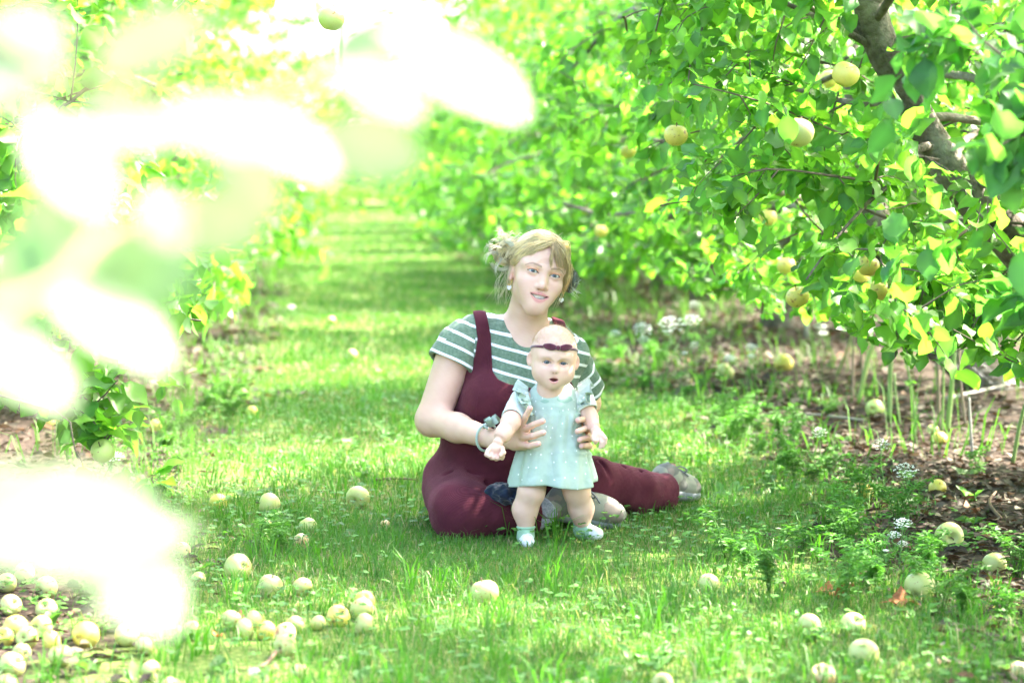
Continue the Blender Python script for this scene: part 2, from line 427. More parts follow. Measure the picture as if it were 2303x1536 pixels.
for _ in range(60):
    Y = 5.0 + 8 * rg.uniform() ** 1.25; U = edgeR(Y) + rg.normal(-.12, .2) + (.0 if Y > 6.4 else -.1); x = XY(U, Y)
    if in_view(x, Y): feather(np.array([x, Y, 0.]), rg.uniform(.08, .22), rg.uniform(.3, .8), np.array([.075, .20, .035]) * rg.uniform(.8, 1.3))
for _ in range(26):
    Y = 6.0 + 5 * rg.uniform(); U = edgeL(Y) + rg.normal(.0, .15); x = XY(U, Y)
    if in_view(x, Y): feather(np.array([x, Y, 0.]), rg.uniform(.07, .16), .6, np.array([.09, .22, .04]))
tag(fb.build('feathery_weeds', M_GRASS), 'feathery green weeds along the edge of the bare soil', 'weeds', kind='stuff')
# ---- dead leaves and wood chips on the bare strips
lb = MB()
for (num, y0, y1, side, smul) in ((9000, 4.3, 9, 1, 1), (8000, 9, 20, 1, 1.5), (3000, 4.3, 9, -1, 1), (4000, 9, 20, -1, 1.6), (3000, 20, 45, 1, 3)):
    Y = rg.uniform(y0, y1, num)
    d = rg.gamma(2.2, .42, num) - .32
    U = edgeR(Y) + d if side > 0 else edgeL(Y) - d
    x = XY(U, Y); k = in_view(x, Y, .3); x, Y = x[k], Y[k]; N = len(x)
    a = rg.uniform(0, 6.28, N); dd = np.stack([np.cos(a), np.sin(a), rg.normal(0, .22, N)], 1); up = np.stack([rg.normal(0, .4, N), rg.normal(0, .4, N), np.ones(N)], 1)
    base = np.array([[.10, .075, .05], [.16, .125, .085], [.05, .038, .028], [.26, .22, .16], [.17, .085, .04]])[rg.choice(5, N, p=[.33, .25, .25, .11, .06])]
    lb.add(*leaves(np.stack([x, Y, rg.uniform(.002, .02, N)], 1), dd, up, rg.uniform(.018, .055, N) * smul, base * .5 * rg.uniform(.6, 1.3, (N, 1)), T_LO, rg.uniform(.3, 1.1, N)))
tag(lb.build('dead_leaf_litter', M_DRY), 'brown dead leaves and chips covering the soil under the trees', 'leaf litter', kind='stuff')
# ------------------------------------------------------------------ apple trees
def proj(p):
    """photo pixel of a world point"""
    x = p[..., 0]; y = p[..., 1]; z = p[..., 2] - CAMZ
    dpt = y * cT - z * sT; up = y * sT + z * cT
    return np.stack([CX + F * x / dpt, CY - F * up / dpt], -1)

HANG = []      # filled below: hanging apples (position, radius), so that leaves do not grow through them
class Tree:
    def __init__(s, seed): s.rg = np.random.default_rng(seed); s.pos = []; s.dir = []; s.nrm = []; s.size = []; s.paths = []; s.rad = []; s.limbs = []
    def shoot(s, p0, d, L, leaf, r0=.004, droop=.05, spacing=.026, n=8, start=.1, zmin=.5):
        rg = s.rg; d = nz(d); pts = [np.array(p0, float)]
        for i in range(n - 1):
            d = nz(d + rg.normal(0, .13, 3) + np.array([0, 0, -droop])); 
            if pts[-1][2] < zmin and d[2] < .15: d[2] = abs(d[2]) * .5 + .1; d = nz(d)
            pts.append(pts[-1] + d * L / (n - 1))
        pts = np.array(pts); s.leafy(pts, leaf, r0, spacing, start); return pts
    def leafy(s, pts, leaf, r0=.004, spacing=.026, start=.1):
        rg = s.rg; n = len(pts)
        s.paths.append(resample(pts, 8)); s.rad.append(np.linspace(r0, r0 * .35, 8))
        L = np.linalg.norm(np.diff(pts, axis=0), axis=1).sum(); m = max(3, int(L / spacing))
        t = np.sort(rg.uniform(start, 1, m)) * (n - 1); t[-1] = n - 1 - 1e-4
        i = np.minimum(t.astype(int), n - 2); f = (t - i)[:, None]
        p = pts[i] * (1 - f) + pts[i + 1] * f; tg = nz(pts[i + 1] - pts[i])
        rd = nz(np.cross(tg, nz(rg.normal(size=(m, 3)))))
        dr = nz(tg * rg.uniform(.1, .8, (m, 1)) + rd * rg.uniform(.5, 1, (m, 1)) + np.array([0, 0, -.38]) * rg.uniform(0, 1.6, (m, 1)))
        nr = nz(np.array([0, -.12, 1.]) + rg.normal(0, .48, (m, 3)))
        sz = leaf * np.clip(rg.normal(1, .2, m), .5, 1.45)
        s.pos.append(p + dr * (.22 * sz)[:, None]); s.dir.append(dr); s.nrm.append(nr); s.size.append(sz)
    def limb(s, pts, r):
        s.limbs.append((np.asarray(pts, float), np.asarray(r, float)))
    def crown(s, trunk, Rad, leaf, nl=14, ns=8, nt=4, zmin=.55, t0=.25, lr=.03, aim=None, spacing=.026, long=1.0):
        rg = s.rg; tp = resample(trunk, 40)
        for i in range(nl):
            t = t0 + (1 - t0) * (i + rg.uniform(0, .8)) / nl; p = tp[int(t * 39)]
            az = i * 2.4 + rg.normal(0, .3)
            el = -.05 + .75 * t + rg.normal(0, .15)
            L = Rad * rg.uniform(.8, 1.12) * (1 - .45 * max(0, (t - .45) / .55))
            d = nz(np.array([math.cos(az), math.sin(az), el])); pts = [p]
            for k in range(8):
                d = nz(d + rg.normal(0, .14, 3) + np.array([0, 0, -.07]))
                if pts[-1][2] < zmin + .1 and d[2] < 0: d[2] = .12; d = nz(d)
                pts.append(pts[-1] + d * L / 8)
            pts = np.array(pts); s.limb(pts, np.linspace(lr, .007, 9) * (1.2 - .4 * t))
            for j in range(ns):
                tt = .2 + .8 * (j + rg.uniform(0, 1)) / ns; q = pts[min(int(tt * 8), 8)]
                dl = nz(pts[min(int(tt * 8) + 1, 8)] - pts[max(int(tt * 8) - 1, 0)])
                sd = nz(np.cross(dl, [0, 0, 1])) * (1 if j % 2 else -1)
                dd = nz(dl * .6 + sd * rg.uniform(.3, 1) + np.array([0, 0, rg.normal(.1, .35)]))
                SP = s.shoot(q, dd, rg.uniform(.35, .75) * long, leaf, .0055, .07, spacing, zmin=zmin)
                for h in range(nt):
                    w = SP[rg.integers(1, 8)]
                    s.shoot(w, nz(rg.normal(size=3) * [1, 1, .55] + dd * .6 + np.array([0, 0, .05])), rg.uniform(.14, .36) * long, leaf, .003, .1, spacing, n=6, zmin=zmin)
    def build(s, name, base, trunk, rtrunk, label, templates, colors, group='apple trees in the orchard rows', keep=None, mat=None, kf=9, twigs=True, extra_part=None):
        rg = s.rg
        root = thing(name, base, label, 'tree', group)
        tb = MB(); v, q = tube(trunk, rtrunk, 26, 14); 
        v = v + (fnoise(v, 5, 4.0)[:, None] * .010 + fnoise(v, 6, 14.0)[:, None] * .004) * nz(v - np.array([*base[:2], 0]) * [1, 1, 0] - np.array([0, 0, 1]) * v[:, 2:3] + 1e-4)
        tb.add(v, q)
        for pts, r in s.limbs:
            if keep is not None:
                bad = np.where(~keep(pts, np.full(len(pts), .03)))[0]; bad = bad[bad > 1]
                if len(bad):
                    if bad[0] < 3: continue
                    pts, r = pts[:bad[0]], np.interp(np.arange(bad[0]) / max(bad[0] - 1, 1), np.linspace(0, 1, len(r)), r)
                    r = r * np.linspace(1, .35, len(r))
            tb.add(*tube(pts, r, 12, 6))
        tb.build('trunk', M_BARK, root)
        pos, d, nr, sz = map(np.concatenate, (s.pos, s.dir, s.nrm, s.size))
        if keep is not None:
            k = keep(pos + d * sz[:, None] * .5, sz); pos, d, nr, sz = pos[k], d[k], nr[k], sz[k]
        N = len(pos); c = np.asarray(colors)[rg.integers(0, len(colors), N)] * rg.uniform(.75, 1.25, (N, 1))
        V, Q, T, C = leaves(pos, d, nr, sz, c, templates, rg.uniform(.85, 1.2, N), rg=rg, mid=1.35)
        mk('crown', V, Q, T, mat or M_LEAF, root, attrs={'Col': C})
        if twigs:
            pt = np.array(s.paths); rr = np.array(s.rad)
            if keep is not None:
                kk = keep(pt[:, -1], np.full(len(pt), .03)) & keep(pt[:, 3], np.full(len(pt), .03)); pt, rr = pt[kk], rr[kk]
            v, q = tubes(pt, rr, 4); mk('branch', v, q, None, M_TWIG, root, attrs={'Col': np.tile([.13, .10, .075], (len(v), 1))})
        return root
GREENS = [(.095, .215, .03), (.105, .235, .032), (.075, .195, .036), (.115, .25, .04), (.08, .205, .05)]
YGREENS = [(.095, .23, .028), (.115, .255, .034), (.08, .20, .028)]

# hanging apples: pixel centre, width in pixels, label, shade (0 pale 1 yellow 2 green)
HANGING = [
 (1520, 305, 54, 'round yellow apple hanging out over the sunlit gap at the edge of the tree', 1),
 (1412, 342, 36, 'small blurred yellow apple, first of two side by side deep in the leaves', 1),
 (1457, 345, 36, 'small blurred yellow apple, second of two side by side deep in the leaves', 1),
 (1796, 299, 70, 'large pale apple hanging with one green leaf across its face', 0),
 (1902, 168, 62, 'pale yellow apple hanging just beside the bend in the leaning limb', 1),
 (1866, 178, 44, 'yellow apple half hidden behind the pale apple at the leaning limb', 1),
 (1703, 272, 38, 'yellow apple tucked behind leaves close to the apple with a leaf across it', 1),
 (1727, 490, 40, 'yellow apple in the middle of the foliage, above the lower leaf edge', 1),
 (1752, 392, 30, 'small yellow apple deep in the bright foliage below the leaf-covered apple', 1),
 (1952, 598, 52, 'yellow apple at the top of a cluster of three below the foliage', 1),
 (1932, 622, 46, 'yellow apple at the back of a cluster of three below the foliage', 1),
 (1980, 652, 50, 'yellow apple hanging lowest in a cluster of three below the foliage', 1),
 (1795, 668, 54, 'yellow apple with a brown eye hanging low beside a diagonal bough', 1),
 (1768, 598, 42, 'yellow apple half covered by leaves above the diagonal bough', 1),
 (1703, 604, 34, 'yellow apple partly hidden at the lower leaf edge above bare soil', 1),
 (1508, 424, 34, 'dim greenish apple hanging in shade low in the second tree', 2),
 (2132, 690, 32, 'small yellow apple hanging under the leaning limb near a drooping twig', 1),
 (746, 42, 60, 'yellow-green apple hanging at the top edge among bright overhanging leaves', 2),
 (231, 1014, 56, 'green apple hanging at the tip of the drooping bough over the leaf litter', 2),
 (1352, 520, 30, 'blurred orange-yellow apple low in the distant shaded tree', 1),
 (1318, 470, 24, 'faint yellow apple deep in the shaded tree behind the woman', 1),
]
HPOS = []
for px, py, dp, lab, sh in HANGING:
    Y = .073 * F / dp
    if py == 1014: Y = 6.15
    HPOS.append((P(px, py, Y), dp * .5 * Y / F))
def not_over_apples(c, sz):
    pr = proj(c); k = np.ones(len(c), bool)
    for p, r in HPOS:
        pa = proj(p); rp = r * F / p[1]
        dist = np.linalg.norm(pr - pa, axis=1); k &= ~((dist < rp * 1.3) & (c[:, 1] < p[1] + r) & (c[:, 1] > p[1] - 2.8))
        k &= np.linalg.norm(c - p, axis=1) > r * 1.05
    return k
LIMBP = None
def keep_limb(c, sz):
    k = np.ones(len(c), bool)
    if LIMBP is None: return k
    pr = proj(c); r_ = np.random.default_rng(8).uniform(0, 1, len(c))
    for p, r in LIMBP:
        pa = proj(p); k &= ~((np.linalg.norm(pr - pa, axis=1) < r * F / p[1] * 1.15) & (c[:, 1] < p[1] + r) & (r_ < .78))
    return k
def keep_right(c, sz):
    u = c[:, 0] + SL * c[:, 1]; z = c[:, 2]; Y = c[:, 1]
    k = z > .42 + np.maximum(0, 1.6 - u) * .75
    k &= u > .92 + .35 * np.maximum(0, z - 1.7)
    return k & not_over_apples(c, sz) & keep_limb(c, sz)

# --- the tree with the leaning limb
LT = np.array([P(2640, 1085, 7.65), P(2520, 880, 7.6), P(2420, 700, 7.5), P(2303, 570, 7.4), P(2225, 480, 7.35), P(2150, 395, 7.3), P(2065, 262, 7.25), P(2005, 150, 7.2), P(1962, 60, 7.2), P(1940, -60, 7.2), (1.0, 7.3, 1.75), (1.0, 7.45, 2.6), (1.1, 7.6, 3.9)])
LR = [.115, .095, .085, .075, .066, .058, .05, .046, .05, .046, .04, .03, .012]
_lp = resample(LT, 60); _lr = np.interp(np.linspace(0, 1, 60), np.linspace(0, 1, 13), LR); LIMBP = [(a, b_) for a, b_ in zip(_lp, _lr) if a[2] < 1.55]
tA = Tree(101)
upA = np.vstack([resample(LT, 30)[8:]])
tA.crown(upA, 1.5, .062, nl=27, ns=9, nt=4, zmin=.5, t0=.0, spacing=.023, lr=.014)
def ex(tree, pix, leaf=.064, r0=.006, spacing=.02, sub=5, ll=.2):
    pts = np.array([P(*p) for p in pix]); pts = resample(pts, 12); tree.leafy(pts, leaf, r0, spacing, .05)
    for i in range(sub):
        q = pts[tree.rg.integers(2, 12)]; tree.shoot(q, nz(pts[-1] - pts[0]) * .6 + tree.rg.normal(0, .6, 3) + np.array([0, 0, -.25]), ll * tree.rg.uniform(.6, 1.3), leaf, .003, .1, .022, n=6)
ex(tA, [(2060, 480, 7.2), (1930, 520, 7.1), (1820, 590, 7.0), (1740, 690, 6.9), (1640, 765, 6.8)], sub=7, ll=.17)
ex(tA, [(2110, 360, 7.1), (1960, 330, 6.8), (1820, 270, 6.6), (1700, 225, 6.5), (1560, 190, 6.4)], sub=8, ll=.25)
ex(tA, [(2060, 250, 7.1), (1900, 210, 6.9), (1760, 180, 6.8), (1620, 80, 6.7), (1480, 60, 6.6)], sub=8, ll=.25)
ex(tA, [(2060, 420, 7.0), (1900, 400, 6.7), (1740, 380, 6.5), (1640, 400, 6.4)], sub=8, ll=.25)
ex(tA, [(1950, 30, 7.1), (1830, 40, 6.9), (1640, 20, 6.7), (1500, -30, 6.6)], sub=8, ll=.25)
ex(tA, [(2230, 480, 7.2), (2120, 560, 6.9), (2080, 640, 6.8), (2060, 730, 6.8)], sub=8, ll=.17)
ex(tA, [(2330, 560, 7.2), (2240, 630, 6.7), (2200, 690, 6.6), (2185, 735, 6.6)], sub=6, ll=.15)
ex(tA, [(2180, 420, 7.2), (2040, 470, 6.7), (1990, 560, 6.6), (1950, 640, 6.6)], sub=7, ll=.18)
ex(tA, [(1450, -60, 6.5), (1330, -20, 6.5), (1265, 60, 6.5), (1215, 105, 6.5), (1160, 165, 6.5)], .055, .004, .03, sub=3, ll=.12)
ex(tA, [(1330, 420, 9.2), (1270, 390, 9.0), (1235, 375, 9.0)], .06, sub=4)
rootA = tA.build('apple_tree', (LT[0][0], LT[0][1], 0), LT, LR, 'apple tree with a thick grey limb leaning in over the bare soil', T_HI, GREENS, keep=keep_right)
ap, ar = HPOS[3]; lp_ = P(1772, 262, ap[1] - ar - .012)
V, Q, T, C = leaves(lp_[None], np.array([[.05, -.05, -1.]]), np.array([[-.2, -1., .15]]), np.array([.066]), np.array([[.06, .19, .035]]), [T_HI[0]], 1.1); mk('leaf', V, Q, T, M_LEAF, rootA, attrs={'Col': C})
# --- the next one along, with a wire guard round its leaning trunk
LB = np.array([P(2235, 870, 10.9), P(2150, 800, 10.9), P(2060, 730, 10.9), P(2010, 650, 10.9), (1.6, 10.95, 1.0), (1.5, 11.0, 1.9), (1.5, 11.1, 3.1), (1.55, 11.1, 3.9)])
LBr = [.11, .09, .085, .075, .06, .045, .03, .012]
tB = Tree(102); tB.crown(resample(LB, 30)[9:], 1.8, .066, nl=28, ns=9, nt=4, zmin=.45, t0=.0, spacing=.027)
rootB = tB.build('apple_tree', (LB[0][0], LB[0][1], 0), LB, LBr, 'apple tree with dark leaning trunk inside a wire mesh guard', T_HI[:2], GREENS + YGREENS, keep=keep_right)
# wire guard: a mesh sleeve of thin wires round the trunk foot
gp = []; cpath = resample(LB[:4], 16)
for i in range(12):
    a = i * math.pi / 6; gp.append(cpath + np.array([math.cos(a) * .13, math.sin(a) * .13, 0]))
gm = MB(); gm.add(*tubes(np.array(gp), np.full((12, 16), .0016), 3))
ring = np.array([[c + np.array([math.cos(a) * .13, math.sin(a) * .13, 0]) for a in np.linspace(0, 2 * math.pi, 13)] for c in cpath]); gm.add(*tubes(ring, np.full(ring.shape[:2], .0016), 3))
M_WIRE, n_, l_, b_ = newmat('wire'); setb(b_, base=(.3, .3, .3), metal=.8, rough=.5)
gm.build('wire_guard', M_WIRE, rootB)

# --- far trees: three growths, repeated along the rows with their own turn and size
def generic(seed, H, Rad, leaf, nl, ns, nt, spacing, cols, label, loc, group, keep=None, templates=T_LO):
    t = Tree(seed); tr = np.array([(0, 0, 0), (.05, .03, .5), (-.06, .05, 1.1), (.05, -.04, 1.9), (0, 0, H)])
    t.crown(tr, Rad, leaf, nl=nl, ns=ns, nt=nt, zmin=.40, t0=.16, spacing=spacing, long=1.15)
    tr = tr + np.asarray(loc)
    for i in range(len(t.pos)): t.pos[i] = t.pos[i] + np.asarray(loc)
    for i in range(len(t.paths)): t.paths[i] = t.paths[i] + np.asarray(loc)
    t.limbs = [(p + np.asarray(loc), r) for p, r in t.limbs]
    return t.build('apple_tree', loc, tr, [.11, .08, .07, .05, .015], label, templates, cols, group, keep=keep, twigs=True)
def dup(root, loc, rz, label, s=1.0):
    r = root.copy(); COL.objects.link(r); r.location = loc; r.rotation_euler = (0, 0, rz); r.scale = (s, s, s); r['label'] = label
    for ch in root.children:
        c = ch.copy(); COL.objects.link(c); c.parent = r
    return r
ordn = ['first', 'second', 'third', 'fourth', 'fifth', 'sixth', 'seventh', 'eighth']
GR = 'apple trees in the orchard rows'
def kr(base_u):
    def f(c, sz):
        u = c[:, 0] + SL * c[:, 1]; return (u > .98) & not_over_apples(c, sz)
    return f
tC = generic(103, 4.1, 1.7, .085, 20, 9, 4, .036, GREENS + YGREENS, 'third apple tree along the bare-soil row, beyond the wire guard', (XY(2.7, 15), 15, 0), GR, keep=kr(2.7))
tD = generic(104, 4.3, 1.75, .095, 20, 8, 4, .042, GREENS, 'fourth apple tree along the bare-soil row, shaded dark green', (XY(2.65, 20), 20, 0), GR)
for i, (Y, s) in enumerate(((18.0, .95), (22.3, 1.05), (25.2, .95), (29.5, 1.1), (33, 1), (37.5, 1.15), (42, 1.1))):
    dup((tD, tC)[i % 2], (XY(2.7, Y), Y, 0), 1.3 + i * 2.1, ('further ' + (ordn + ['ninth', 'tenth', 'eleventh'])[i + 4]) + ' apple tree along the bare-soil row, small with distance', s)
dup(tC, (XY(3.1, 3.4), 3.4, 0), 2.0, 'apple tree of the bare-soil row standing beside the camera', .9)
# row beyond and row across
for i, (Y, s) in enumerate(((10.5, .9), (16, 1), (24, 1.1), (36, 1.1))):
    dup((tC, tD)[i % 2], (XY(6.9, Y), Y, 0), i * 1.7, ordn[i] + ' tree of the next row, showing through behind the leaning limb', s)
for i, (X_, Y, s) in enumerate(((-9, 62, 1.6), (-4.6, 66, 1.7), (-.8, 64, 1.6), (3.5, 66, 1.6))):
    dup((tC, tD)[i % 2], (X_, Y, 0), i * 1.9, ordn[i] + ' of the pale trees closing the far end of the alley', s)
for i, X_ in enumerate((-8.2, -6.9, -5.8, -4.7, -3.6, -2.4, -1.0)):
    dup((tD, tC)[i % 2], (X_, 55 + 2.2 * (i % 3), 0), i * 1.3, ordn[i] + ' low tree filling the gap where the far alley ends', .72)
# --- the row on the other side of the alley
def keep_left(c, sz):
    u = c[:, 0] + SL * c[:, 1]; z = c[:, 2]
    k = (u < -.42 + np.minimum(.30 * np.maximum(0, z - .55), .35)) & not_over_apples(c, sz)
    return k
tL = Tree(110); b0 = np.array([XY(-1.75, 6.6), 6.6, 0])
trL = b0 + np.array([(0, 0, 0), (.05, .0, .5), (.02, .05, 1.1), (.05, -.04, 1.9), (0, 0, 3.2)])
tL.crown(trL, 1.45, .070, nl=20, ns=8, nt=3, zmin=.75, t0=.18)
ex(tL, [(-150, 640, 6.6), (60, 800, 6.5), (140, 880, 6.35), (200, 930, 6.2), (235, 985, 6.15)], .072, .007, .016, sub=9, ll=.16)
ex(tL, [(100, 850, 6.4), (200, 905, 6.25), (290, 920, 6.2), (370, 900, 6.2), (440, 860, 6.2)], .06, .005, .03, sub=3, ll=.1)
ex(tL, [(200, 930, 6.2), (250, 1000, 6.15), (290, 1060, 6.1), (345, 1085, 6.1)], .062, .004, .022, sub=3, ll=.1)
ex(tL, [(-60, 880, 6.4), (60, 860, 6.3), (160, 900, 6.2)], .07, .005, .018, sub=5, ll=.15)
ex(tL, [(-40, 880, 6.0), (140, 930, 6.0), (165, 1000, 5.95), (185, 1040, 5.95)], .05, .004, .06, sub=0)
ex(tL, [(150, 560, 6.6), (300, 650, 6.4), (400, 690, 6.2), (480, 735, 6.15), (560, 725, 6.1), (612, 733, 6.1)], .066, .005, .045, sub=1, ll=.10)
ex(tL, [(300, 380, 6.6), (420, 470, 6.4), (520, 480, 6.3), (600, 450, 6.2)], .06, .004, .05, sub=2, ll=.12)
ex(tL, [(100, 300, 6.5), (300, 560, 6.3), (380, 610, 6.2), (470, 640, 6.2)], .066, .005, .03, sub=5, ll=.2)
ex(tL, [(560, -80, 6.8), (700, 10, 6.7), (760, 70, 6.6), (840, 55, 6.6), (920, 40, 6.6), (1030, 45, 6.55), (1165, 95, 6.5)], .062, .005, .022, sub=8, ll=.22)
ex(tL, [(-40, 260, 6), (60, 300, 5.8), (110, 340, 5.8)], .07, sub=5)
tL.build('apple_tree', tuple(b0), trL, [.11, .08, .07, .05, .015], 'apple tree with drooping boughs above the pile of fallen apples', T_HI, GREENS, keep=keep_left)
tL2 = generic(111, 3.2, 1.45, .08, 18, 8, 4, .034, GREENS + YGREENS, 'first sunlit apple tree beyond the one with drooping boughs', (XY(-1.75, 10.6), 10.6, 0), GR, keep=lambda c, s: c[:, 0] + SL * c[:, 1] < -.42)
for i, (Y, s) in enumerate(((14.6, 1), (18.8, 1.05), (23.5, 1), (28.5, 1.05), (35, 1.1))):
    dup(tL2, (XY(-1.85, Y), Y, 0), .9 + i * 2.3, ordn[i + 1] + ' sunlit apple tree beyond the one with drooping boughs', s)
for i, (Y, s) in enumerate(((12, 1.1), (18, 1.15), (25, 1.1), (33, 1.2))):
    dup(tL2, (XY(-5.9, Y), Y, 0), 2 + i * 1.3, ordn[i] + ' bright tree in the row behind the drooping boughs', s)

# --- apple tree beside the camera: one bough hangs right in front of the lens, far out of focus
FR = thing('apple_tree', (-2.2, .9, 0), 'apple tree whose sunlit bough hangs blurred and white before the lens', 'tree', GR)
tb = MB(); frt = np.array([(-2.2, .9, 0), (-2.15, .92, .6), (-2.2, .95, 1.3), (-2.15, .9, 2.2)]); tb.add(*tube(frt, [.11, .09, .08, .03], 20, 12))
fl = MB(); ft = []
M_FLEAF = leaf_material('glare-painted apple leaf', .42, (.26, .34, .2), .8, (1.2, 1.35, .8), .6, .4)  # leaf material for colours paled to carry the glare of direct sun
# pixel centre, long side px, short side px, turn in degrees (tip direction: 0 = picture right, 90 = up), distance
# the last number: 1 a leaf that faces the sun squarely, its glare put into a paler colour, 0 one of the dimmer leaves between
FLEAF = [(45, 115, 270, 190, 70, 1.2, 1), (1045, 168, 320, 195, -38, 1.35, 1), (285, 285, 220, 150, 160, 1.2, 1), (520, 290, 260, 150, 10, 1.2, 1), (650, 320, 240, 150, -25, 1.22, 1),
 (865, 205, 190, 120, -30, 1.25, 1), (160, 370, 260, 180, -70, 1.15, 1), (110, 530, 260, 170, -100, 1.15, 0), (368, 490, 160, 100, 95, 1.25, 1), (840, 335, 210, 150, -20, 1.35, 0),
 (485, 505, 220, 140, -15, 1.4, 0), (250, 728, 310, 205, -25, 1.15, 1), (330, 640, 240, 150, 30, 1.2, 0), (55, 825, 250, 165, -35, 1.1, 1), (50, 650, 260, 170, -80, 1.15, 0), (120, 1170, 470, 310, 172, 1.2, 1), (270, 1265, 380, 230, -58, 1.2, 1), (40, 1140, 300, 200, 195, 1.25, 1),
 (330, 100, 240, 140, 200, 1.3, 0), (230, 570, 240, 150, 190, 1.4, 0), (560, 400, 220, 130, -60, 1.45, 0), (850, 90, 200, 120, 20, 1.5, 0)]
ROUND = [(0, .10), (.06, .20), (.2, .30), (.5, .335), (.78, .28), (.93, .16), (1.0, .06)]
rgf = np.random.default_rng(5); rot_c = None
for px, py, L, W, ang, Y, sunny in FLEAF:
    c = P(px, py, Y); a = R(ang); s = Y / F
    tip = np.array([math.cos(a), -.25 * rgf.uniform(-1, 1), math.sin(a)]); tip = nz(tip)
    nrm = nz((np.array([.36, -.52, .66]) if sunny else np.array([-.25, -.72, .35])) + rgf.normal(0, .10, 3)); tip = nz(tip - nrm * (tip @ nrm) * .8)
    Lm = L * s
    ps = c - tip * Lm * .5
    V, Q, T, C = leaves(ps[None], tip[None], nrm[None], np.array([Lm]), np.array([[.24, .31, .19]] if sunny else [[.19, .29, .14]]) * rgf.uniform(.9, 1.15), [leaf_template(ROUND, .10, .12, .1, 0)], W / L / .62, mid=1.2)  # leaf colours lightened to hold the sun glare, most on sunny leaves
    mk('leaf', V, Q, T, M_FLEAF, FR, attrs={'Col': C}); ft.append(ps - tip * .02)
# the twigs that carry these leaves
cand = sorted(ft, key=lambda p: p[0])
main = np.array([frt[2], (-1.4, 1.0, 1.5), (-.7, 1.15, 1.42), P(-60, 60, 1.2), P(180, 190, 1.2), P(420, 230, 1.22), P(640, 210, 1.25), P(830, 150, 1.3), P(960, 110, 1.32)])
low = np.array([frt[1] + [0, 0, .2], (-1.2, .8, 1.05), P(-260, 760, 1.0), P(-60, 720, 1.05), P(120, 640, 1.1), P(240, 520, 1.15), P(420, 470, 1.25)])
lw2 = np.array([frt[1], (-1.1, .7, .92), P(-420, 1120, .86), P(-120, 1140, .86), P(60, 1150, .86)])
allp = np.vstack([resample(main, 60)[24:], resample(low, 50)[22:], resample(lw2, 40)[20:]])
tb.add(*tube(main[:4], [.035, .02, .012, .006], 20, 8)); tb.add(*tube(low[:3], [.03, .015, .006], 14, 8)); tb.add(*tube(lw2[:3], [.03, .015, .006], 14, 8))
tb.build('trunk', M_BARK, FR)
for pth in (main[3:], low[2:], lw2[2:]):
    ftw = MB(); ftw.add(*tube(pth, [.0045, .002], 20, 5), col=(.2, .2, .1)); ftw.build('branch', M_TWIG, FR)
for p in ft:
    q = allp[np.argmin(np.linalg.norm(allp - p, axis=1))]; ftw = MB(); ftw.add(*tube(np.array([q, (p + q) / 2 + [0, 0, .006], p + (p - q) * .02]), .0012, 6, 4), col=(.25, .32, .12)); ftw.build('stalk', M_TWIG, FR)

# its own crown above and beside the camera, out of the picture
tF = Tree(120); tF.crown(frt[1:], 1.0, .08, nl=12, ns=6, nt=3, zmin=.9, t0=.3, spacing=.04)
pos, d, nr, sz = map(np.concatenate, (tF.pos, tF.dir, tF.nrm, tF.size)); k = (pos[:, 0] < -.62) & (np.abs(pos[:, 0]) > np.abs(pos[:, 1]) * .235 + .2)
V, Q, T, C = leaves(pos[k], d[k], nr[k], sz[k], np.tile([.07, .18, .03], (k.sum(), 1)), T_LO); mk('crown', V, Q, T, M_LEAF, FR, attrs={'Col': C})
# --- bough of the tree beside the camera on the bare-soil side
tZ = Tree(130)
ex(tZ, [(2600, 60, 5.0), (2400, 110, 5.0), (2230, 130, 4.9), (2110, 90, 4.9), (2010, 75, 4.9)], .072, .006, .02, sub=8, ll=.2)
ex(tZ, [(2600, 200, 4.8), (2420, 260, 4.7), (2300, 300, 4.7), (2265, 400, 4.7)], .072, .006, .02, sub=7, ll=.16)
ex(tZ, [(2700, 40, 5.2), (2480, 20, 5.2), (2300, -10, 5.2), (2150, 10, 5.2)], .072, .006, .02, sub=8, ll=.2)
ex(tZ, [(2700, 760, 5.6), (2500, 700, 5.6), (2330, 650, 5.6), (2230, 690, 5.6)], .072, .006, .03, sub=3, ll=.1)
zb = np.array([XY(2.9, 5.3), 5.3, 0]); zt = zb + np.array([(0, 0, 0), (-.1, 0, .6), (-.15, .05, 1.2), (-.1, 0, 2.1), (0, .2, 4.3)])
for q in ((0, 0), (1, 0), (2, 0)): pass
tZ.limb([zt[2], P(2750, 60, 5.1), P(2600, 60, 5.0)], [.03, .015, .007]); tZ.limb([zt[2], P(2750, 180, 5.0), P(2600, 200, 4.8)], [.03, .015, .007]); tZ.limb([zt[3], P(2800, 40, 5.2), P(2700, 40, 5.2)], [.03, .015, .007]); tZ.limb([zt[1], P(2800, 760, 5.5), P(2700, 760, 5.6)], [.03, .015, .007])
tZ.crown(zt, 1.6, .08, nl=15, ns=6, nt=3, zmin=.8, t0=.35, spacing=.035)  # upper crown enlarged, out of view, to shade the near ground
tZ.build('apple_tree', tuple(zb), zt, [.1, .08, .06, .05, .02], 'apple tree whose softly blurred leaves hang in front of the leaning limb', T_HI, [(.055, .165, .04), (.07, .185, .04), (.05, .15, .045)], keep=lambda c, s: ((c[:, 0] > c[:, 1] * .215) | (proj(c)[:, 0] > 1985) | (c[:, 2] > 1.08 + .078 * c[:, 1])) & (c[:, 2] > .55) & not_over_apples(c, s) & keep_limb(c, s))  # darker greens than the other trees put shade into these leaves
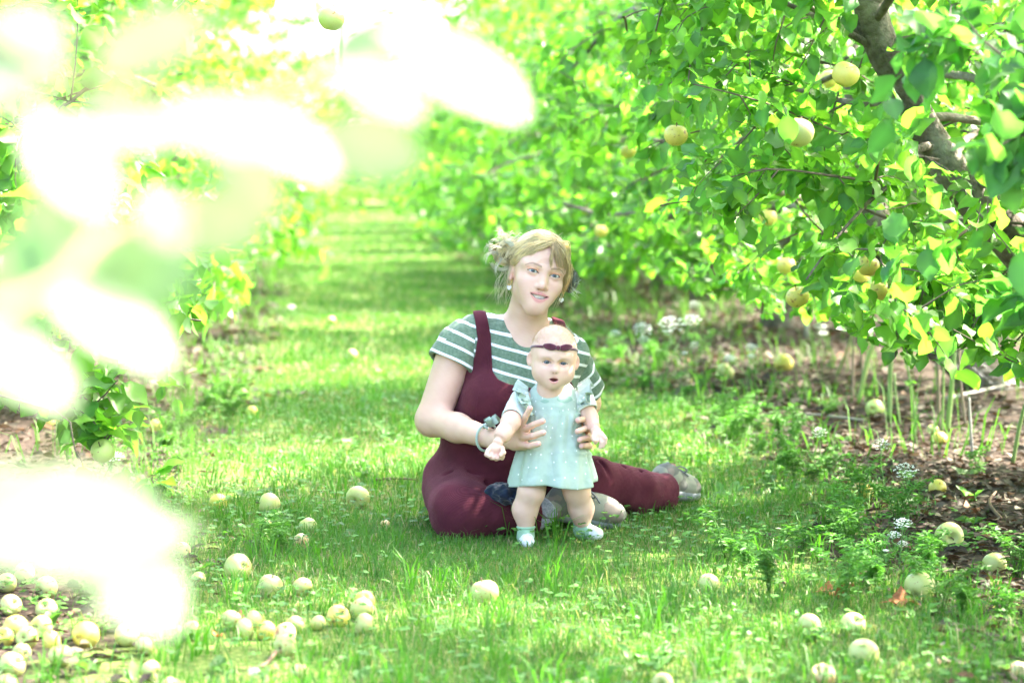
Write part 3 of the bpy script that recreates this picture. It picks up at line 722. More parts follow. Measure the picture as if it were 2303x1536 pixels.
# ------------------------------------------------------------------ apples
def apple_material(name, c_a, c_b, blush=None, spots=.5):
    m, n, l, b = newmat(name)
    oi = n.new('ShaderNodeObjectInfo')
    t = noise(n, l, 1.6, 3); c = mixc(n, l, t.outputs[0], c_a, c_b)
    s = noise(n, l, 26, 2); c = mixc(n, l, math_(n, l, 'MULTIPLY', ramp(n, l, s.outputs[0], [(.63, (0, 0, 0)), (.69, (1, 1, 1))]), spots), c, (.22, .14, .05))
    br = noise(n, l, 2.3, 2); bv = math_(n, l, 'ADD', br.outputs[0], math_(n, l, 'MULTIPLY', oi.outputs['Random'], .10))
    c = mixc(n, l, ramp(n, l, bv, [(.69, (0, 0, 0)), (.74, (1, 1, 1))]), c, (.30, .17, .06))
    if blush: c = mixc(n, l, ramp(n, l, noise(n, l, 1.1, 1).outputs[0], [(.42, (0, 0, 0)), (.62, (.8, .8, .8))]), c, blush)
    l.new(c, b.inputs['Base Color']); setb(b, rough=.38, spec=.4); b.inputs['Subsurface Weight'].default_value = .12; b.inputs['Subsurface Scale'].default_value = .008
    return m
M_AP = [apple_material('pale apple skin', (.37, .42, .125), (.47, .48, .18)), apple_material('yellow apple skin', (.62, .50, .09), (.58, .53, .13), spots=.8), apple_material('green apple skin', (.42, .54, .15), (.55, .60, .2)), apple_material('blushed apple skin', (.66, .58, .28), (.7, .6, .3), (.62, .26, .13))]
M_BROWN, n_, l_, b_ = newmat('apple stalk'); setb(b_, base=(.09, .055, .03), rough=.8)
M_FLESH, n_, l_, b_ = newmat('bitten apple flesh'); l_.new(ramp(n_, l_, noise(n_, l_, 2.5, 4).outputs[0], [(.35, (.45, .26, .10)), (.6, (.72, .62, .36))]), b_.inputs['Base Color']); setb(b_, rough=.7)
def apple_mesh(seed, mat, bitten=False):
    rg = np.random.default_rng(seed); nu, nv = 28, 20
    th = np.linspace(0, np.pi, nv)[:, None]; ph = (np.arange(nu) * 2 * np.pi / nu)[None]
    rr = 1.0 + .05 * np.cos(th) + .025 * np.cos(5 * ph) * np.sin(th) * (th > 1.9) + rg.uniform(-.05, .05) * np.cos(ph + rg.uniform(0, 6)) * np.sin(th)
    z = np.cos(th) * (.90 + rg.uniform(-.05, .06)) - .42 * np.exp(-(th / .30) ** 2) + .22 * np.exp(-((np.pi - th) / .25) ** 2)
    x = rr * np.sin(th) * np.cos(ph); y = rr * np.sin(th) * np.sin(ph); z = z + 0 * ph + .05 * x * rg.normal()
    V = np.stack([x, y, z], -1)
    if bitten:
        c = np.array([.55, -.62, .45]); d = np.linalg.norm(V - c, axis=-1, keepdims=True); V = np.where(d < .62, c + (V - c) / np.maximum(d, .01) * .62 * (1) * -.0 + (V - c) * .25 - c * .28, V)
    V = V.reshape(-1, 3); i = np.arange(nu * nv).reshape(nv, nu)
    q = np.stack([i[:-1], i[1:], np.roll(i, -1, 1)[1:], np.roll(i, -1, 1)[:-1]], -1).reshape(-1, 4)
    o = mk('apple', V, q, None, mat, origin=(0, 0, 0)); 
    st = resample(np.array([(0, 0, .45), (.02, .01, .75), (.08, .03, 1.05)]), 6); sv, sq = tube(st, [.05, .035, .06], 6, 6)
    so_ = mk('stalk', sv, sq, None, M_BROWN, o)
    cal = MB()
    for k in range(5):
        a = k * 1.2566; cal.add(*tube(np.array([(.05 * math.cos(a), .05 * math.sin(a), -.66), (.11 * math.cos(a), .11 * math.sin(a), -.74), (.13 * math.cos(a + .2), .13 * math.sin(a + .2), -.84)]), [.03, .025, .008], 4, 4))
    ca = mk('calyx', np.concatenate(cal.V), np.concatenate(cal.Q), None, M_BROWN, o)
    if bitten:
        bc = np.array([.55, -.62, .45]); fm, fq = ell_mesh(bc * .30, (.5, .5, .5)); mk('bitten_flesh', fm, fq, None, M_FLESH, o)
    for x_ in [o] + list(o.children): COL.objects.unlink(x_)
    return o
def ell_mesh(c, r, nu=20, nv=12):
    th = np.linspace(0, np.pi, nv)[:, None]; ph = (np.arange(nu) * 2 * np.pi / nu)[None]
    V = np.stack([r[0] * np.sin(th) * np.cos(ph), r[1] * np.sin(th) * np.sin(ph), r[2] * np.cos(th) + 0 * ph], -1).reshape(-1, 3) + np.asarray(c)
    i = np.arange(nu * nv).reshape(nv, nu)
    return V, np.stack([i[:-1], i[1:], np.roll(i, -1, 1)[1:], np.roll(i, -1, 1)[:-1]], -1).reshape(-1, 4)
PROTO = {s: [apple_mesh(200 + 7 * s + j, M_AP[s]) for j in range(3)] for s in range(4)}
PROTO[4] = [apple_mesh(300, M_AP[0], True)]
rga = np.random.default_rng(77)
def place_apple(p, r, shade, label, group, rot):
    src = PROTO[shade][rga.integers(0, len(PROTO[shade]))]
    o = src.copy(); COL.objects.link(o); o.location = tuple(p); o.scale = (r, r, r); o.rotation_euler = rot
    tag(o, label, 'apple', group)
    for ch in src.children:
        c = ch.copy(); COL.objects.link(c); c.parent = o
    return o
for (px, py, dp, lab, sh), (p, r) in zip(HANGING, HPOS):
    place_apple(p, r, sh, lab, 'apples hanging in the trees', (rga.normal(0, .2), rga.normal(0, .2), rga.uniform(0, 6.28)))
# fallen apples: pixel centre, width px, shade, how it lies (None random, 'up' stalk up, 'eye' calyx towards the camera), label
FALLEN = [
 (1090, 1333, 66, 0, 'up', 'single pale apple lying alone in the grass in front of the baby'),
 (535, 1275, 65, 0, None, 'big pale apple with a grass blade across it, above a pair of apples'),
 (608, 1317, 56, 0, None, 'pale apple, bigger one of a pair below the apple crossed by grass'),
 (679, 1320, 49, 0, None, 'pale apple, smaller one of a pair, with clover leaves across it'),
 (605, 1136, 57, 0, None, 'pale apple in sunlit grass, halfway between the white blur and the woman'),
 (805, 1119, 55, 0, None, 'pale apple in bright grass, the one closest to the woman\'s knee'),
 (490, 1130, 44, 1, None, 'yellowish apple sunk in sunlit grass near the edge of the soil'),
 (592, 1184, 42, 0, None, 'sun-bleached apple sunk in bright grass below a rounder one'),
 (692, 1183, 42, 0, None, 'pale apple with grass growing over it in the sunny strip'),
 (678, 1218, 38, 3, None, 'half-rotten apple with brown flesh below the sunny strip of grass'),
 (866, 1181, 26, 3, None, 'small orange-brown apple remnant standing in grass near the knee'),
 (410, 1239, 42, 0, None, 'pale apple just clear of the edge of the big white blur'),
 (447, 1301, 34, 4, None, 'gnawed apple remnant in the grass beside the big white blur'),
 (386, 1350, 42, 0, None, 'apple peeping out under the lower tip of the big white blur'),
 (432, 1416, 44, 0, None, 'pale apple overgrown by clover between the pile and the row'),
 (285, 1428, 56, 0, None, 'pale apple behind clover just below the white blur'),
 (326, 1454, 46, 4, None, 'bitten pale apple lying in clover at the edge of the pile'),
 (192, 1427, 63, 1, None, 'large yellowish apple on dark soil, set apart from the pile'),
 (338, 1508, 50, 0, None, 'apple buried in clover below the bitten one'),
 (25, 1361, 51, 0, 'eye', 'pale apple at the top of the pile showing its eye'),
 (15, 1312, 46, 0, None, 'apple behind the pile, half lost in the green blur'),
 (55, 1290, 50, 2, None, 'greenish apple behind the pile, seen through the blur'),
 (105, 1321, 53, 0, None, 'pale apple behind the pile with clover patterned across it'),
 (106, 1369, 50, 0, None, 'pale apple with a grass blade over it above the pile'),
 (36, 1408, 58, 1, None, 'yellow-tinged apple in the second layer of the pile'),
 (93, 1410, 54, 2, 'eye', 'greenish apple in the second layer of the pile with a hollow top'),
 (61, 1435, 53, 2, 'eye', 'light green apple in the middle of the pile'),
 (115, 1443, 51, 1, None, 'yellow apple with a brown bruise in the pile'),
 (8, 1433, 48, 1, None, 'apple cut by the picture edge in the middle of the pile'),
 (49, 1468, 45, 0, None, 'small pale apple squeezed in low in the pile'),
 (28, 1495, 61, 0, 'eye', 'large pale apple at the bottom of the pile showing its eye'),
 (136, 1475, 55, 2, 'up', 'upright green-yellow apple with a deep hollow beside the pile'),
 (16, 1540, 52, 0, None, 'pale apple at the very bottom corner below the pile'),
 (380, 1541, 40, 0, None, 'top of a pale apple at the bottom edge near the clover'),
 (522, 1394, 48, 0, None, 'apple at the start of the crooked row, beside a tall weed leaf'),
 (569, 1396, 48, 0, None, 'apple behind the crooked row with a clover sprig over it'),
 (551, 1415, 50, 0, None, 'second apple in the front of the crooked row'),
 (598, 1418, 46, 1, None, 'yellowish apple in the middle of the crooked row'),
 (641, 1425, 51, 3, None, 'warm-toned apple in the crooked row just above the lowest one'),
 (664, 1406, 42, 0, None, 'pale apple standing behind the warm-toned one in the crooked row'),
 (641, 1453, 56, 0, None, 'lowest and largest apple of the crooked row'),
 (715, 1401, 38, 0, None, 'apple hidden by clover between the crooked row and the group of four'),
 (760, 1386, 54, 1, 'eye', 'yellowish apple with a dark eye in the group of four'),
 (820, 1350, 47, 1, None, 'topmost apple of the group of four, with a spotted skin'),
 (815, 1369, 55, 0, None, 'large smooth apple in the middle of the group of four'),
 (819, 1404, 53, 0, None, 'lowest apple of the group of four, beside a broad weed leaf'),
 (674, 1515, 50, 0, None, 'pale apple near the bottom edge beside pale weed leaves'),
 (566, 926, 28, 1, None, 'small distant apple in the grass beside the drooping bough'),
 (790, 801, 30, 0, None, 'distant whitish apple in the sunlit middle of the alley'),
 (744, 722, 22, 0, None, 'tiny pale apple farthest up the sunlit alley'),
 (105, 946, 38, 1, None, 'orange-yellow apple on the sunlit soil behind the drooping twig'),
 (140, 938, 30, 1, None, 'smaller orange-yellow apple touching another on the sunlit soil'),
 (352, 960, 36, 1, None, 'tan apple on the soil edge behind the drooping leaves'),
 (1596, 1313, 52, 4, None, 'broken pale apple alone in the short grass'),
 (1820, 1407, 54, 0, None, 'pale apple, first of two in a line below the brown curled leaves'),
 (1918, 1404, 58, 2, None, 'specked greenish apple, second of two in a line below the brown leaves'),
 (1942, 1470, 72, 0, None, 'very large whitish apple behind a broad leaf near the bottom edge'),
 (1848, 1522, 64, 3, None, 'pink-blushed apple cut by the bottom edge'),
 (2134, 1206, 67, 0, None, 'large pale apple beside the white lacy flowers'),
 (2237, 1268, 56, 0, None, 'greenish-white apple on dark soil with a clover leaf on it'),
 (2070, 1321, 74, 0, None, 'largest pale apple, lying against an orange-brown leaf'),
 (2291, 1510, 46, 3, None, 'tan withered apple in the bottom corner on dark soil'),
 (1762, 818, 44, 1, None, 'yellow apple with a brown spot lying on open soil behind the flowers'),
 (1632, 836, 42, 0, None, 'pale apple behind the white flowers and fine stalks'),
 (1490, 1536, 50, 0, None, 'top of an apple at the bottom edge in plain grass'),
 (1320, 1540, 42, 0, None, 'small apple top at the bottom edge below the lone apple'),
 (1940, 1108, 52, 1, None, 'yellow-green apple buried in feathery weeds'),
 (2108, 1098, 42, 1, None, 'yellowish apple behind feathery weeds on the soil edge'),
 (2114, 986, 34, 1, None, 'small orange-yellow apple on the leaf litter under the shoots'),
 (1968, 919, 42, 2, None, 'green apple on the leaf litter between the upright shoots'),
 (2098, 966, 26, 0, None, 'tiny pale apple on the leaf litter behind the orange one'),
 (2028, 770, 30, 2, None, 'dull green apple in shade beside the wire guard'),
 (1655, 648, 20, 1, None, 'distant yellow apple on the shaded soil beneath the foliage'),
]
for px, py, dp, sh, lie, lab in FALLEN:
    p = G(px, py, .03)
    for _ in range(3):
        r = dp * .5 * p[1] / F; p = G(px, py, r * .84)
    if lie == 'up': rot = (rga.normal(-.25, .1), rga.normal(0, .15), rga.uniform(0, 6))
    elif lie == 'eye': rot = (R(62) + rga.normal(0, .15), rga.normal(0, .2), rga.normal(0, .5))
    else: rot = tuple(rga.uniform(0, 6.28, 3))
    place_apple(p, r, sh, lab, 'fallen apples on the ground', rot)

# ------------------------------------------------------------------ lacy white flowers, shoots, sticks, single dead leaves
M_PETAL, n_, l_, b_ = newmat('white petal'); setb(b_, base=(.8, .82, .78), rough=.6)
def umbel(name, base, top, r, label, closed=0., side=()):
    root = thing(name, tuple(base), label, 'flower', 'lacy white flowers at the soil edge'); rg = rga
    st = MB(); heads = [(np.asarray(top), r)] + [(np.asarray(t), rr) for t, rr in side]
    b = np.asarray(base, float)
    for k, (t, rr) in enumerate(heads):
        b2 = b if k == 0 else b + (np.asarray(top) - b) * .45
        st.add(*tube(np.array([b2, b2 * .5 + t * .5 + rg.normal(0, .008, 3), t - [0, 0, rr * .5]]), [.0022, .0014], 10, 5), col=(.12, .24, .07))
    for k in range(5):
        a = rg.uniform(0, 6.28); q = b + (np.asarray(top) - b) * rg.uniform(.1, .7); e = q + np.array([math.cos(a), math.sin(a), .4]) * .06
        st.add(*tube(np.array([q, e]), .0008, 4, 3), col=(.09, .22, .05))
        nn = 22; pp = q + (e - q) * rg.uniform(.3, 1.3, (nn, 1)) + rg.normal(0, .012, (nn, 3)); v_, q_, t_, c_ = leaves(pp, rg.normal(size=(nn, 3)), np.tile([0, 0, 1.], (nn, 1)), np.full(nn, .016), np.tile([.08, .2, .04], (nn, 1)), T_LO, .5); st.add(v_, q_, t_, c_)
    hm = []
    for t, rr in heads:
        h = MB(); nray = 22; j = t - np.array([0, 0, rr * .5]); ga = np.arange(nray) * 2.4; rad = np.sqrt((np.arange(nray) + .5) / nray)
        for i in range(nray):
            off = np.array([math.cos(ga[i]) * rad[i] * rr * (1 - .6 * closed), math.sin(ga[i]) * rad[i] * rr * (1 - .6 * closed) * .6, rr * (.10 - .30 * rad[i] ** 2 + closed * .5 * rad[i] + .62 * math.sin(ga[i]) * rad[i] * (1 - closed))])
            e = t + off; st.add(*tube(np.array([j, (j + e) / 2 + off * .1, e]), .0006, 4, 3), col=(.16, .28, .1))
            nf = 7; fp = e + rg.normal(0, 1, (nf, 3)) * rr * [.10, .10, .03]; 
            fs = rr * rg.uniform(.045, .08, nf)
            ico = np.array([(1, 0, 0), (-1, 0, 0), (0, 1, 0), (0, -1, 0), (0, 0, .6), (0, 0, -.6)]); ft_ = np.array([(0, 2, 4), (2, 1, 4), (1, 3, 4), (3, 0, 4), (2, 0, 5), (1, 2, 5), (3, 1, 5), (0, 3, 5)])
            V = (fp[:, None] + ico[None] * fs[:, None, None]).reshape(-1, 3); h.add(V, None, (ft_[None] + (np.arange(nf) * 6)[:, None, None]).reshape(-1, 3))
        hm.append(h)
    st.build('stem', M_STEM, root)
    for h in hm: h.build('flower_head', M_PETAL, root, smooth=False)
def flower(pix, rpx, ground_py, label, closed=0., side=(), cat=None):
    g = G(pix[0] + rga.uniform(-12, 12), ground_py); Y = g[1]; t = P(pix[0], pix[1], Y)
    umbel('lacy_flower', g, t, rpx * 1.1 * Y / F, label, closed, [(P(a, b_, Y + rga.uniform(-.05, .05)), c * Y / F) for a, b_, c in side])
flower((2037, 1054), 24, 1180, 'white lacy flower standing highest, largest umbel over the feathery weeds')
flower((1982, 996), 18, 1120, 'white lacy flower with a small umbel in front of the leaf litter')
flower((2030, 1176), 22, 1275, 'white lacy flower with half-open green head above two smaller white heads', .3, [(2012, 1202, 17), (2030, 1222, 14)])
flower((1992, 1240), 12, 1290, 'small closed lacy flower bud low in the grass', .8)
flower((1843, 970), 16, 1060, 'flat lacy flower at the edge of sun and soil', 0.)
flower((1510, 725), 26, 900, 'broad pale lacy flower behind the woman\'s shoulder, on an arching stalk', .0, [(1555, 716, 20)])
flower((1445, 737), 20, 880, 'lacy flower beside the woman\'s sleeve, seen edge-on', 0., [(1384, 748, 12), (1448, 762, 14)])
flower((1562, 684), 14, 840, 'lacy flower standing tall against the dark soil', .2)
flower((1562, 774), 10, 880, 'tiny flat lacy flower among thin stalks', 0., [(1502, 746, 10)])
flower((1500, 590), 13, 690, 'sunlit lacy flower glowing white far back under the trees', 0.)
flower((1690, 780), 14, 900, 'lacy flower above the pale apple behind the stalks', .2, [(1640, 805, 16), (1690, 800, 10)])
flower((1845, 735), 18, 860, 'drooping pale flower head under the low yellow apple', .5, [(1850, 750, 15)])
flower((1540, 795), 9, 890, 'small seed-head flower on a bare stalk', .6)
flower((258, 1025), 17, 1110, 'white lacy flower in front of the green hanging apple', .1)
flower((570, 1508), 15, 1560, 'round fluffy white flower near the bottom edge', .35)
flower((655, 690), 9, 740, 'far-off white flower in the sunny grass', .2)
# upright shoots from the roots
def shoot_obj(pix, r, col, label, name='root_shoot', lf=0):
    g = G(pix[0][0], pix[0][1]); pts = [g] + [P(a, b_, g[1] + .02 * i) for i, (a, b_) in enumerate(pix[1:])]
    root = thing(name, tuple(g), label, 'shoot', 'bare shoots rising from the soil')
    m_ = MB(); rr = r * g[1] / F; m_.add(*tube(np.array(pts), [rr, rr * .85, rr * .6], 14, 7), col=col)
    m_.build('stem', M_STEM, root)
    for _ in range(lf):
        a = np.array(pts); n_l = 1; t = rga.uniform(.5, 1, n_l); pp = np.array([resample(a, 20)[int(x_ * 19)] for x_ in t]); d = rga.normal(size=(n_l, 3)) * [1, 1, .5]
        V, Q, T, C = leaves(pp, d, np.tile([0, -.3, 1.], (n_l, 1)), rga.uniform(.04, .06, n_l), np.tile([.08, .2, .03], (n_l, 1)), T_HI); mk('leaf', V, Q, T, M_LEAF, root, attrs={'Col': C})
gs = (.17, .27, .08); br_ = (.2, .16, .11)
shoot_obj([(1932, 905), (1955, 800), (1990, 735)], 6, (.26, .34, .1), 'pale green shoot bending over beside the cluster of three apples')
shoot_obj([(2000, 948), (2002, 800), (1993, 680)], 6, gs, 'straight green shoot right below the lowest hanging apple', lf=5)
shoot_obj([(2130, 975), (2142, 850), (2150, 740)], 6.5, gs, 'thickest green shoot of the bundle under the drooping twig', lf=3)
shoot_obj([(2113, 970), (2110, 850), (2108, 720)], 4.5, br_, 'brownish shoot at the near side of the bundle under the drooping twig')
shoot_obj([(2118, 978), (2122, 850), (2116, 730)], 3, gs, 'thin green shoot inside the bundle under the drooping twig')
shoot_obj([(2172, 965), (2160, 850), (2155, 720)], 4, br_, 'slim brown shoot closing the bundle under the drooping twig')
shoot_obj([(2188, 1030), (2183, 960), (2180, 895)], 3.5, (.3, .29, .27), 'grey dead stick standing upright in the leaf litter', 'dead_stick')
shoot_obj([(2277, 1045), (2295, 950), (2320, 860)], 5, gs, 'green shoot leaning out at the picture edge')
shoot_obj([(2060, 970), (2050, 880), (2035, 790)], 3.5, gs, 'thin green shoot standing between the two groups of shoots', lf=4)
shoot_obj([(1880, 850), (1900, 800), (1915, 755)], 4, (.24, .27, .1), 'short slanting shoot near the apple on open soil')
shoot_obj([(1917, 900), (1920, 780), (1925, 690)], 3.5, br_, 'thin brown shoot behind the bent pale one')
shoot_obj([(1940, 890), (1938, 760), (1942, 660)], 3.5, br_, 'straight brown shoot below the back apple of the cluster')
shoot_obj([(1815, 760), (1812, 700), (1810, 640)], 6, (.24, .22, .18), 'pale stem rising behind the low apple with the brown eye')
shoot_obj([(2025, 960), (2015, 890), (2012, 840)], 3, gs, 'short green shoot at the foot of the straight one')
def stick(pix, r, label, col=(.13, .085, .055)):
    pts = np.array([G(a, b_, .02) for a, b_ in pix]); m_ = MB(); m_.add(*tube(pts, [r, r * .6], 10, 6), col=col)
    o = m_.build('twig', M_TWIG, origin=tuple(pts[0])); tag(o, label, 'twig', 'fallen twigs on the ground')
stick([(845, 1078), (890, 1076), (935, 1078)], .005, 'thin dark twig in the grass beside the woman\'s hip')
stick([(1690, 1193), (1730, 1202), (1768, 1210)], .006, 'reddish twig lying among broad weeds beyond the shoe')
stick([(1730, 1240), (1750, 1280), (1766, 1312)], .005, 'dark twig slanting down towards the brown curled leaves')
stick([(2130, 895), (2200, 880), (2290, 860)], .009, 'grey dead branch lying behind the upright shoots', (.3, .28, .25))
stick([(1790, 930), (1860, 935), (1945, 945)], .008, 'pale stick lying along the leaf litter', (.28, .25, .2))
stick([(2250, 1165), (2225, 1130), (2240, 1105)], .006, 'dark curved twig on the soil at the picture edge')
stick([(1930, 1272), (1965, 1276)], .010, 'short tan piece of wood below the white flowers', (.36, .27, .16))
stick([(620, 1466), (600, 1490), (580, 1500)], .005, 'thin twig poking out below the crooked row of apples')
def dead_leaf(px, py, L, ang, label, col, curl=.9):
    p = G(px, py, .02); s = p[1] / F; a = R(ang); d = np.array([math.cos(a), math.sin(a), .05])
    tv, tq = leaf_template(ROWS, .5, curl, .6, 1.0, pet=.3)
    V, Q, T, C = leaves((p - d * L * s * .5)[None], d[None], np.array([[.1, -.25, 1.]]), np.array([L * s * .85]), np.array([col]), [(tv, tq)], 1.2)
    tag(mk('dead_leaf', V, Q, T, M_DRY, origin=tuple(p), attrs={'Col': C}), label, 'leaf', 'single dead leaves lying on the grass')
dead_leaf(1880, 1325, 80, 20, 'curled rusty brown leaf lying in a spot of sun', (.22, .085, .035), 1.4)
dead_leaf(1905, 1340, 70, -60, 'darker brown leaf folded over the curled rusty one', (.24, .09, .045), -1.2)
dead_leaf(2040, 1350, 90, 8, 'flat orange-brown leaf at the foot of the largest apple', (.24, .09, .035), .3)
dead_leaf(122, 1392, 40, 30, 'dark red-brown leaf behind the pile of apples', (.2, .05, .03))
dead_leaf(1530, 1003, 30, 0, 'small tan leaf in the sunlit grass beyond the baby\'s hand', (.42, .26, .13))
dead_leaf(490, 1424, 34, 80, 'rusty leaf standing beside the crooked row of apples', (.3, .09, .03))
dead_leaf(2190, 1140, 60, 60, 'brown leaf leaning on the soil above the big apple', (.27, .14, .08))
dead_leaf(540, 1380, 36, -20, 'dark brown leaf behind the first apples of the crooked row', (.16, .06, .04))
# ------------------------------------------------------------------ people: shared materials
M_SKIN = attr_mat('skin', .48, .35, .10, 420, .15, .001)
def cloth_mat(name, base, var=.25, scale=60, fine=900, rough=.85, sheen=.25, wr=0.):
    m, n, l, b = newmat(name)
    t = noise(n, l, scale, 4); t2 = noise(n, l, fine, 2)
    dk = tuple(c * (1 - var) for c in base); lt = tuple(min(1, c * (1 + var)) for c in base)
    l.new(ramp(n, l, t.outputs[0], [(.3, dk), (.7, lt)]), b.inputs['Base Color']); setb(b, rough=rough, spec=.15); b.inputs['Sheen Weight'].default_value = sheen; b.inputs['Sheen Roughness'].default_value = .5
    bp = bump(n, l, b, t2.outputs[0], .35, .001)
    if wr:
        w = noise(n, l, 22, 3, rough=.5); b2 = n.new('ShaderNodeBump'); b2.inputs['Strength'].default_value = wr; b2.inputs['Distance'].default_value = .012; l.new(w.outputs[0], b2.inputs['Height']); l.new(b2.outputs[0], bp.inputs['Normal'])
    return m
def cord_mat():
    """fine-ribbed burgundy cloth; the ribs follow the float attribute 'rib' (metres across the cloth)"""
    m, n, l, b = newmat('burgundy corduroy'); a = attr(n, 'rib')
    w = math_(n, l, 'SINE', math_(n, l, 'MULTIPLY', a.outputs['Fac'], 2 * math.pi / .0031))
    t = noise(n, l, 14, 5)
    c = ramp(n, l, t.outputs[0], [(.3, (.050, .009, .016)), (.7, (.090, .019, .028))])
    c = mixc(n, l, math_(n, l, 'MULTIPLY', math_(n, l, 'ADD', w, 1.0), .13), c, (.14, .035, .055))
    sp = noise(n, l, 160, 1); c = mixc(n, l, ramp(n, l, sp.outputs[0], [(.80, (0, 0, 0)), (.83, (.5, .5, .5))]), c, (.3, .2, .16))
    l.new(c, b.inputs['Base Color']); setb(b, rough=.9, spec=.08); b.inputs['Sheen Weight'].default_value = .25; b.inputs['Sheen Tint'].default_value = (.6, .25, .3, 1)
    b1 = bump(n, l, b, w, .35, .001)
    wn_ = noise(n, l, 17, 3); b2 = n.new('ShaderNodeBump'); b2.inputs['Strength'].default_value = .35; b2.inputs['Distance'].default_value = .014; l.new(wn_.outputs[0], b2.inputs['Height']); l.new(b2.outputs[0], b1.inputs['Normal'])
    return m
M_CORD = cord_mat()
def stripe_mat():
    m, n, l, b = newmat('striped jersey'); a = attr(n, 'stripe')
    f = math_(n, l, 'FRACT', math_(n, l, 'DIVIDE', a.outputs['Fac'], .0345)); w = math_(n, l, 'LESS_THAN', f, .235)
    t = noise(n, l, 120, 4); g = ramp(n, l, t.outputs[0], [(.3, (.10, .155, .105)), (.7, (.175, .245, .175))])
    l.new(mixc(n, l, w, g, (.78, .78, .80)), b.inputs['Base Color']); setb(b, rough=.9, spec=.1); b.inputs['Sheen Weight'].default_value = .15
    wn_ = noise(n, l, 20, 3); bump(n, l, b, wn_.outputs[0], .4, .012)
    return m
M_STRIPE = stripe_mat()
M_EYE_W, n_, l_, b_ = newmat('eye white'); setb(b_, base=(.62, .61, .60), rough=.2, spec=.5)
def iris_mat(name, c):
    m, n, l, b = newmat(name); a = attr(n); l.new(a.outputs['Color'], b.inputs['Base Color']); setb(b, rough=.08, spec=.6); return m
M_IRIS = iris_mat('eye', None)
M_GOLD, n_, l_, b_ = newmat('gold'); setb(b_, base=(.75, .5, .16), metal=1., rough=.25)
M_PEARL, n_, l_, b_ = newmat('white enamel'); setb(b_, base=(.8, .8, .82), rough=.25)
M_TEETH, n_, l_, b_ = newmat('teeth'); setb(b_, base=(.86, .84, .79), rough=.25)
M_HAIR = leaf_material('hair', .28, (0, 0, 0), 0., (1.1, 1.0, .8), .36, .5)
def frame(yaw, roll, pitch=0.):
    """columns: picture-right, forward (towards the camera), up of the head, in world axes"""
    F0 = np.array([[1, 0, 0], [0, -1, 0], [0, 0, 1.]]).T
    cy_, sy = math.cos(yaw), math.sin(yaw); Yw = np.array([[cy_, -sy, 0], [sy, cy_, 0], [0, 0, 1]])      # turns the face towards +x for yaw>0
    cr, sr = math.cos(roll), math.sin(roll); Rl = np.array([[cr, 0, sr], [0, 1, 0], [-sr, 0, cr]])         # tops leans to +x for roll>0
    cp, sp = math.cos(pitch), math.sin(pitch); Pt = np.array([[1, 0, 0], [0, cp, sp], [0, -sp, cp]])
    return Rl @ Yw @ Pt @ F0
def eyeball(head, M, c, r, iris, look, parent, name='eye', ir=.46):
    """sphere with iris and pupil coloured around the gaze axis; c in local metres"""
    V, Q = ell_mesh((0, 0, 0), (r, r, r), 40, 36); lk = nz(np.asarray(look, float))
    # turn the poles to the gaze axis
    z = lk; x = nz(np.cross([0, 0, 1.], z)); y = np.cross(z, x); V = V[:, :1] * x + V[:, 1:2] * y + V[:, 2:] * z
    ca = (V / r) @ lk; s = np.sqrt(np.clip(1 - ca ** 2, 0, 1))
    C = np.tile([.60, .59, .58], (len(V), 1)); irm = (ca > 0) & (s < ir); C[irm] = iris; C[(ca > 0) & (s < ir) & (s > ir * .82)] = np.asarray(iris) * .45; C[(ca > 0) & (s < ir * .40)] = (.006, .006, .008)
    mk(name, head + (V + np.asarray(c)) @ M.T, Q, None, M_IRIS, parent, attrs={'Col': C})

# ------------------------------------------------------------------ the woman
W0 = G(1085, 1190)
WOM = thing('person', tuple(W0), 'smiling young woman in striped green tee and burgundy corduroy overalls, sitting on the grass', 'person')
WH = P(1210, 612, 6.66); WM = frame(R(11), R(14), R(2))
def wl(x, f, z): return WH + (np.array([x, f, z]) / 1000.) @ WM.T
# --- torso under the clothes
SHR, SHL = P(1033, 774, 6.70), P(1280, 800, 6.76); NECK = P(1180, 745, 6.73); CHEST = P(1170, 850, 6.72); WAIST = P(1118, 1000, 6.72); PELV = P(1080, 1095, 6.76)
TA = nz(NECK - P(1085, 1085, 6.74)); TX = nz(np.array([258., 0, -30.])); TX = nz(TX - TA * (TX @ TA)); TY = np.cross(TX, TA)
if TY[1] > 0: TY = -TY
TM = np.stack([TX, TY, TA], 1)
def torso(s, o, k=.05, bust=True, local=False):
    tf = (lambda p: (np.asarray(p) - WH) @ WM) if local else (lambda p: p)
    TMl = WM.T @ TM if local else TM
    s.ell(tf(CHEST), (.158 + o, .100 + o, .165 + o), k, TMl)
    s.ell(tf(WAIST), (.150 + o, .108 + o, .15 + o), k, TMl)
    s.cap(tf(SHR), tf(SHL), .050 + o, .050 + o, .05)
    for sh, tz in ((SHR, P(1080, 745, 6.71)), (SHL, P(1243, 762, 6.75))):
        s.cap(tf(sh), tf(tz), .046 + o, .042 + o, .03); s.cap(tf(tz), tf(NECK + [0, 0, -.008]), .042 + o, .050 + o, .03)
    if bust:
        s.ell(tf(P(1108, 905, 6.635)), (.072 + o, .07 + o, .075 + o), .05); s.ell(tf(P(1225, 915, 6.655)), (.072 + o, .07 + o, .075 + o), .05)
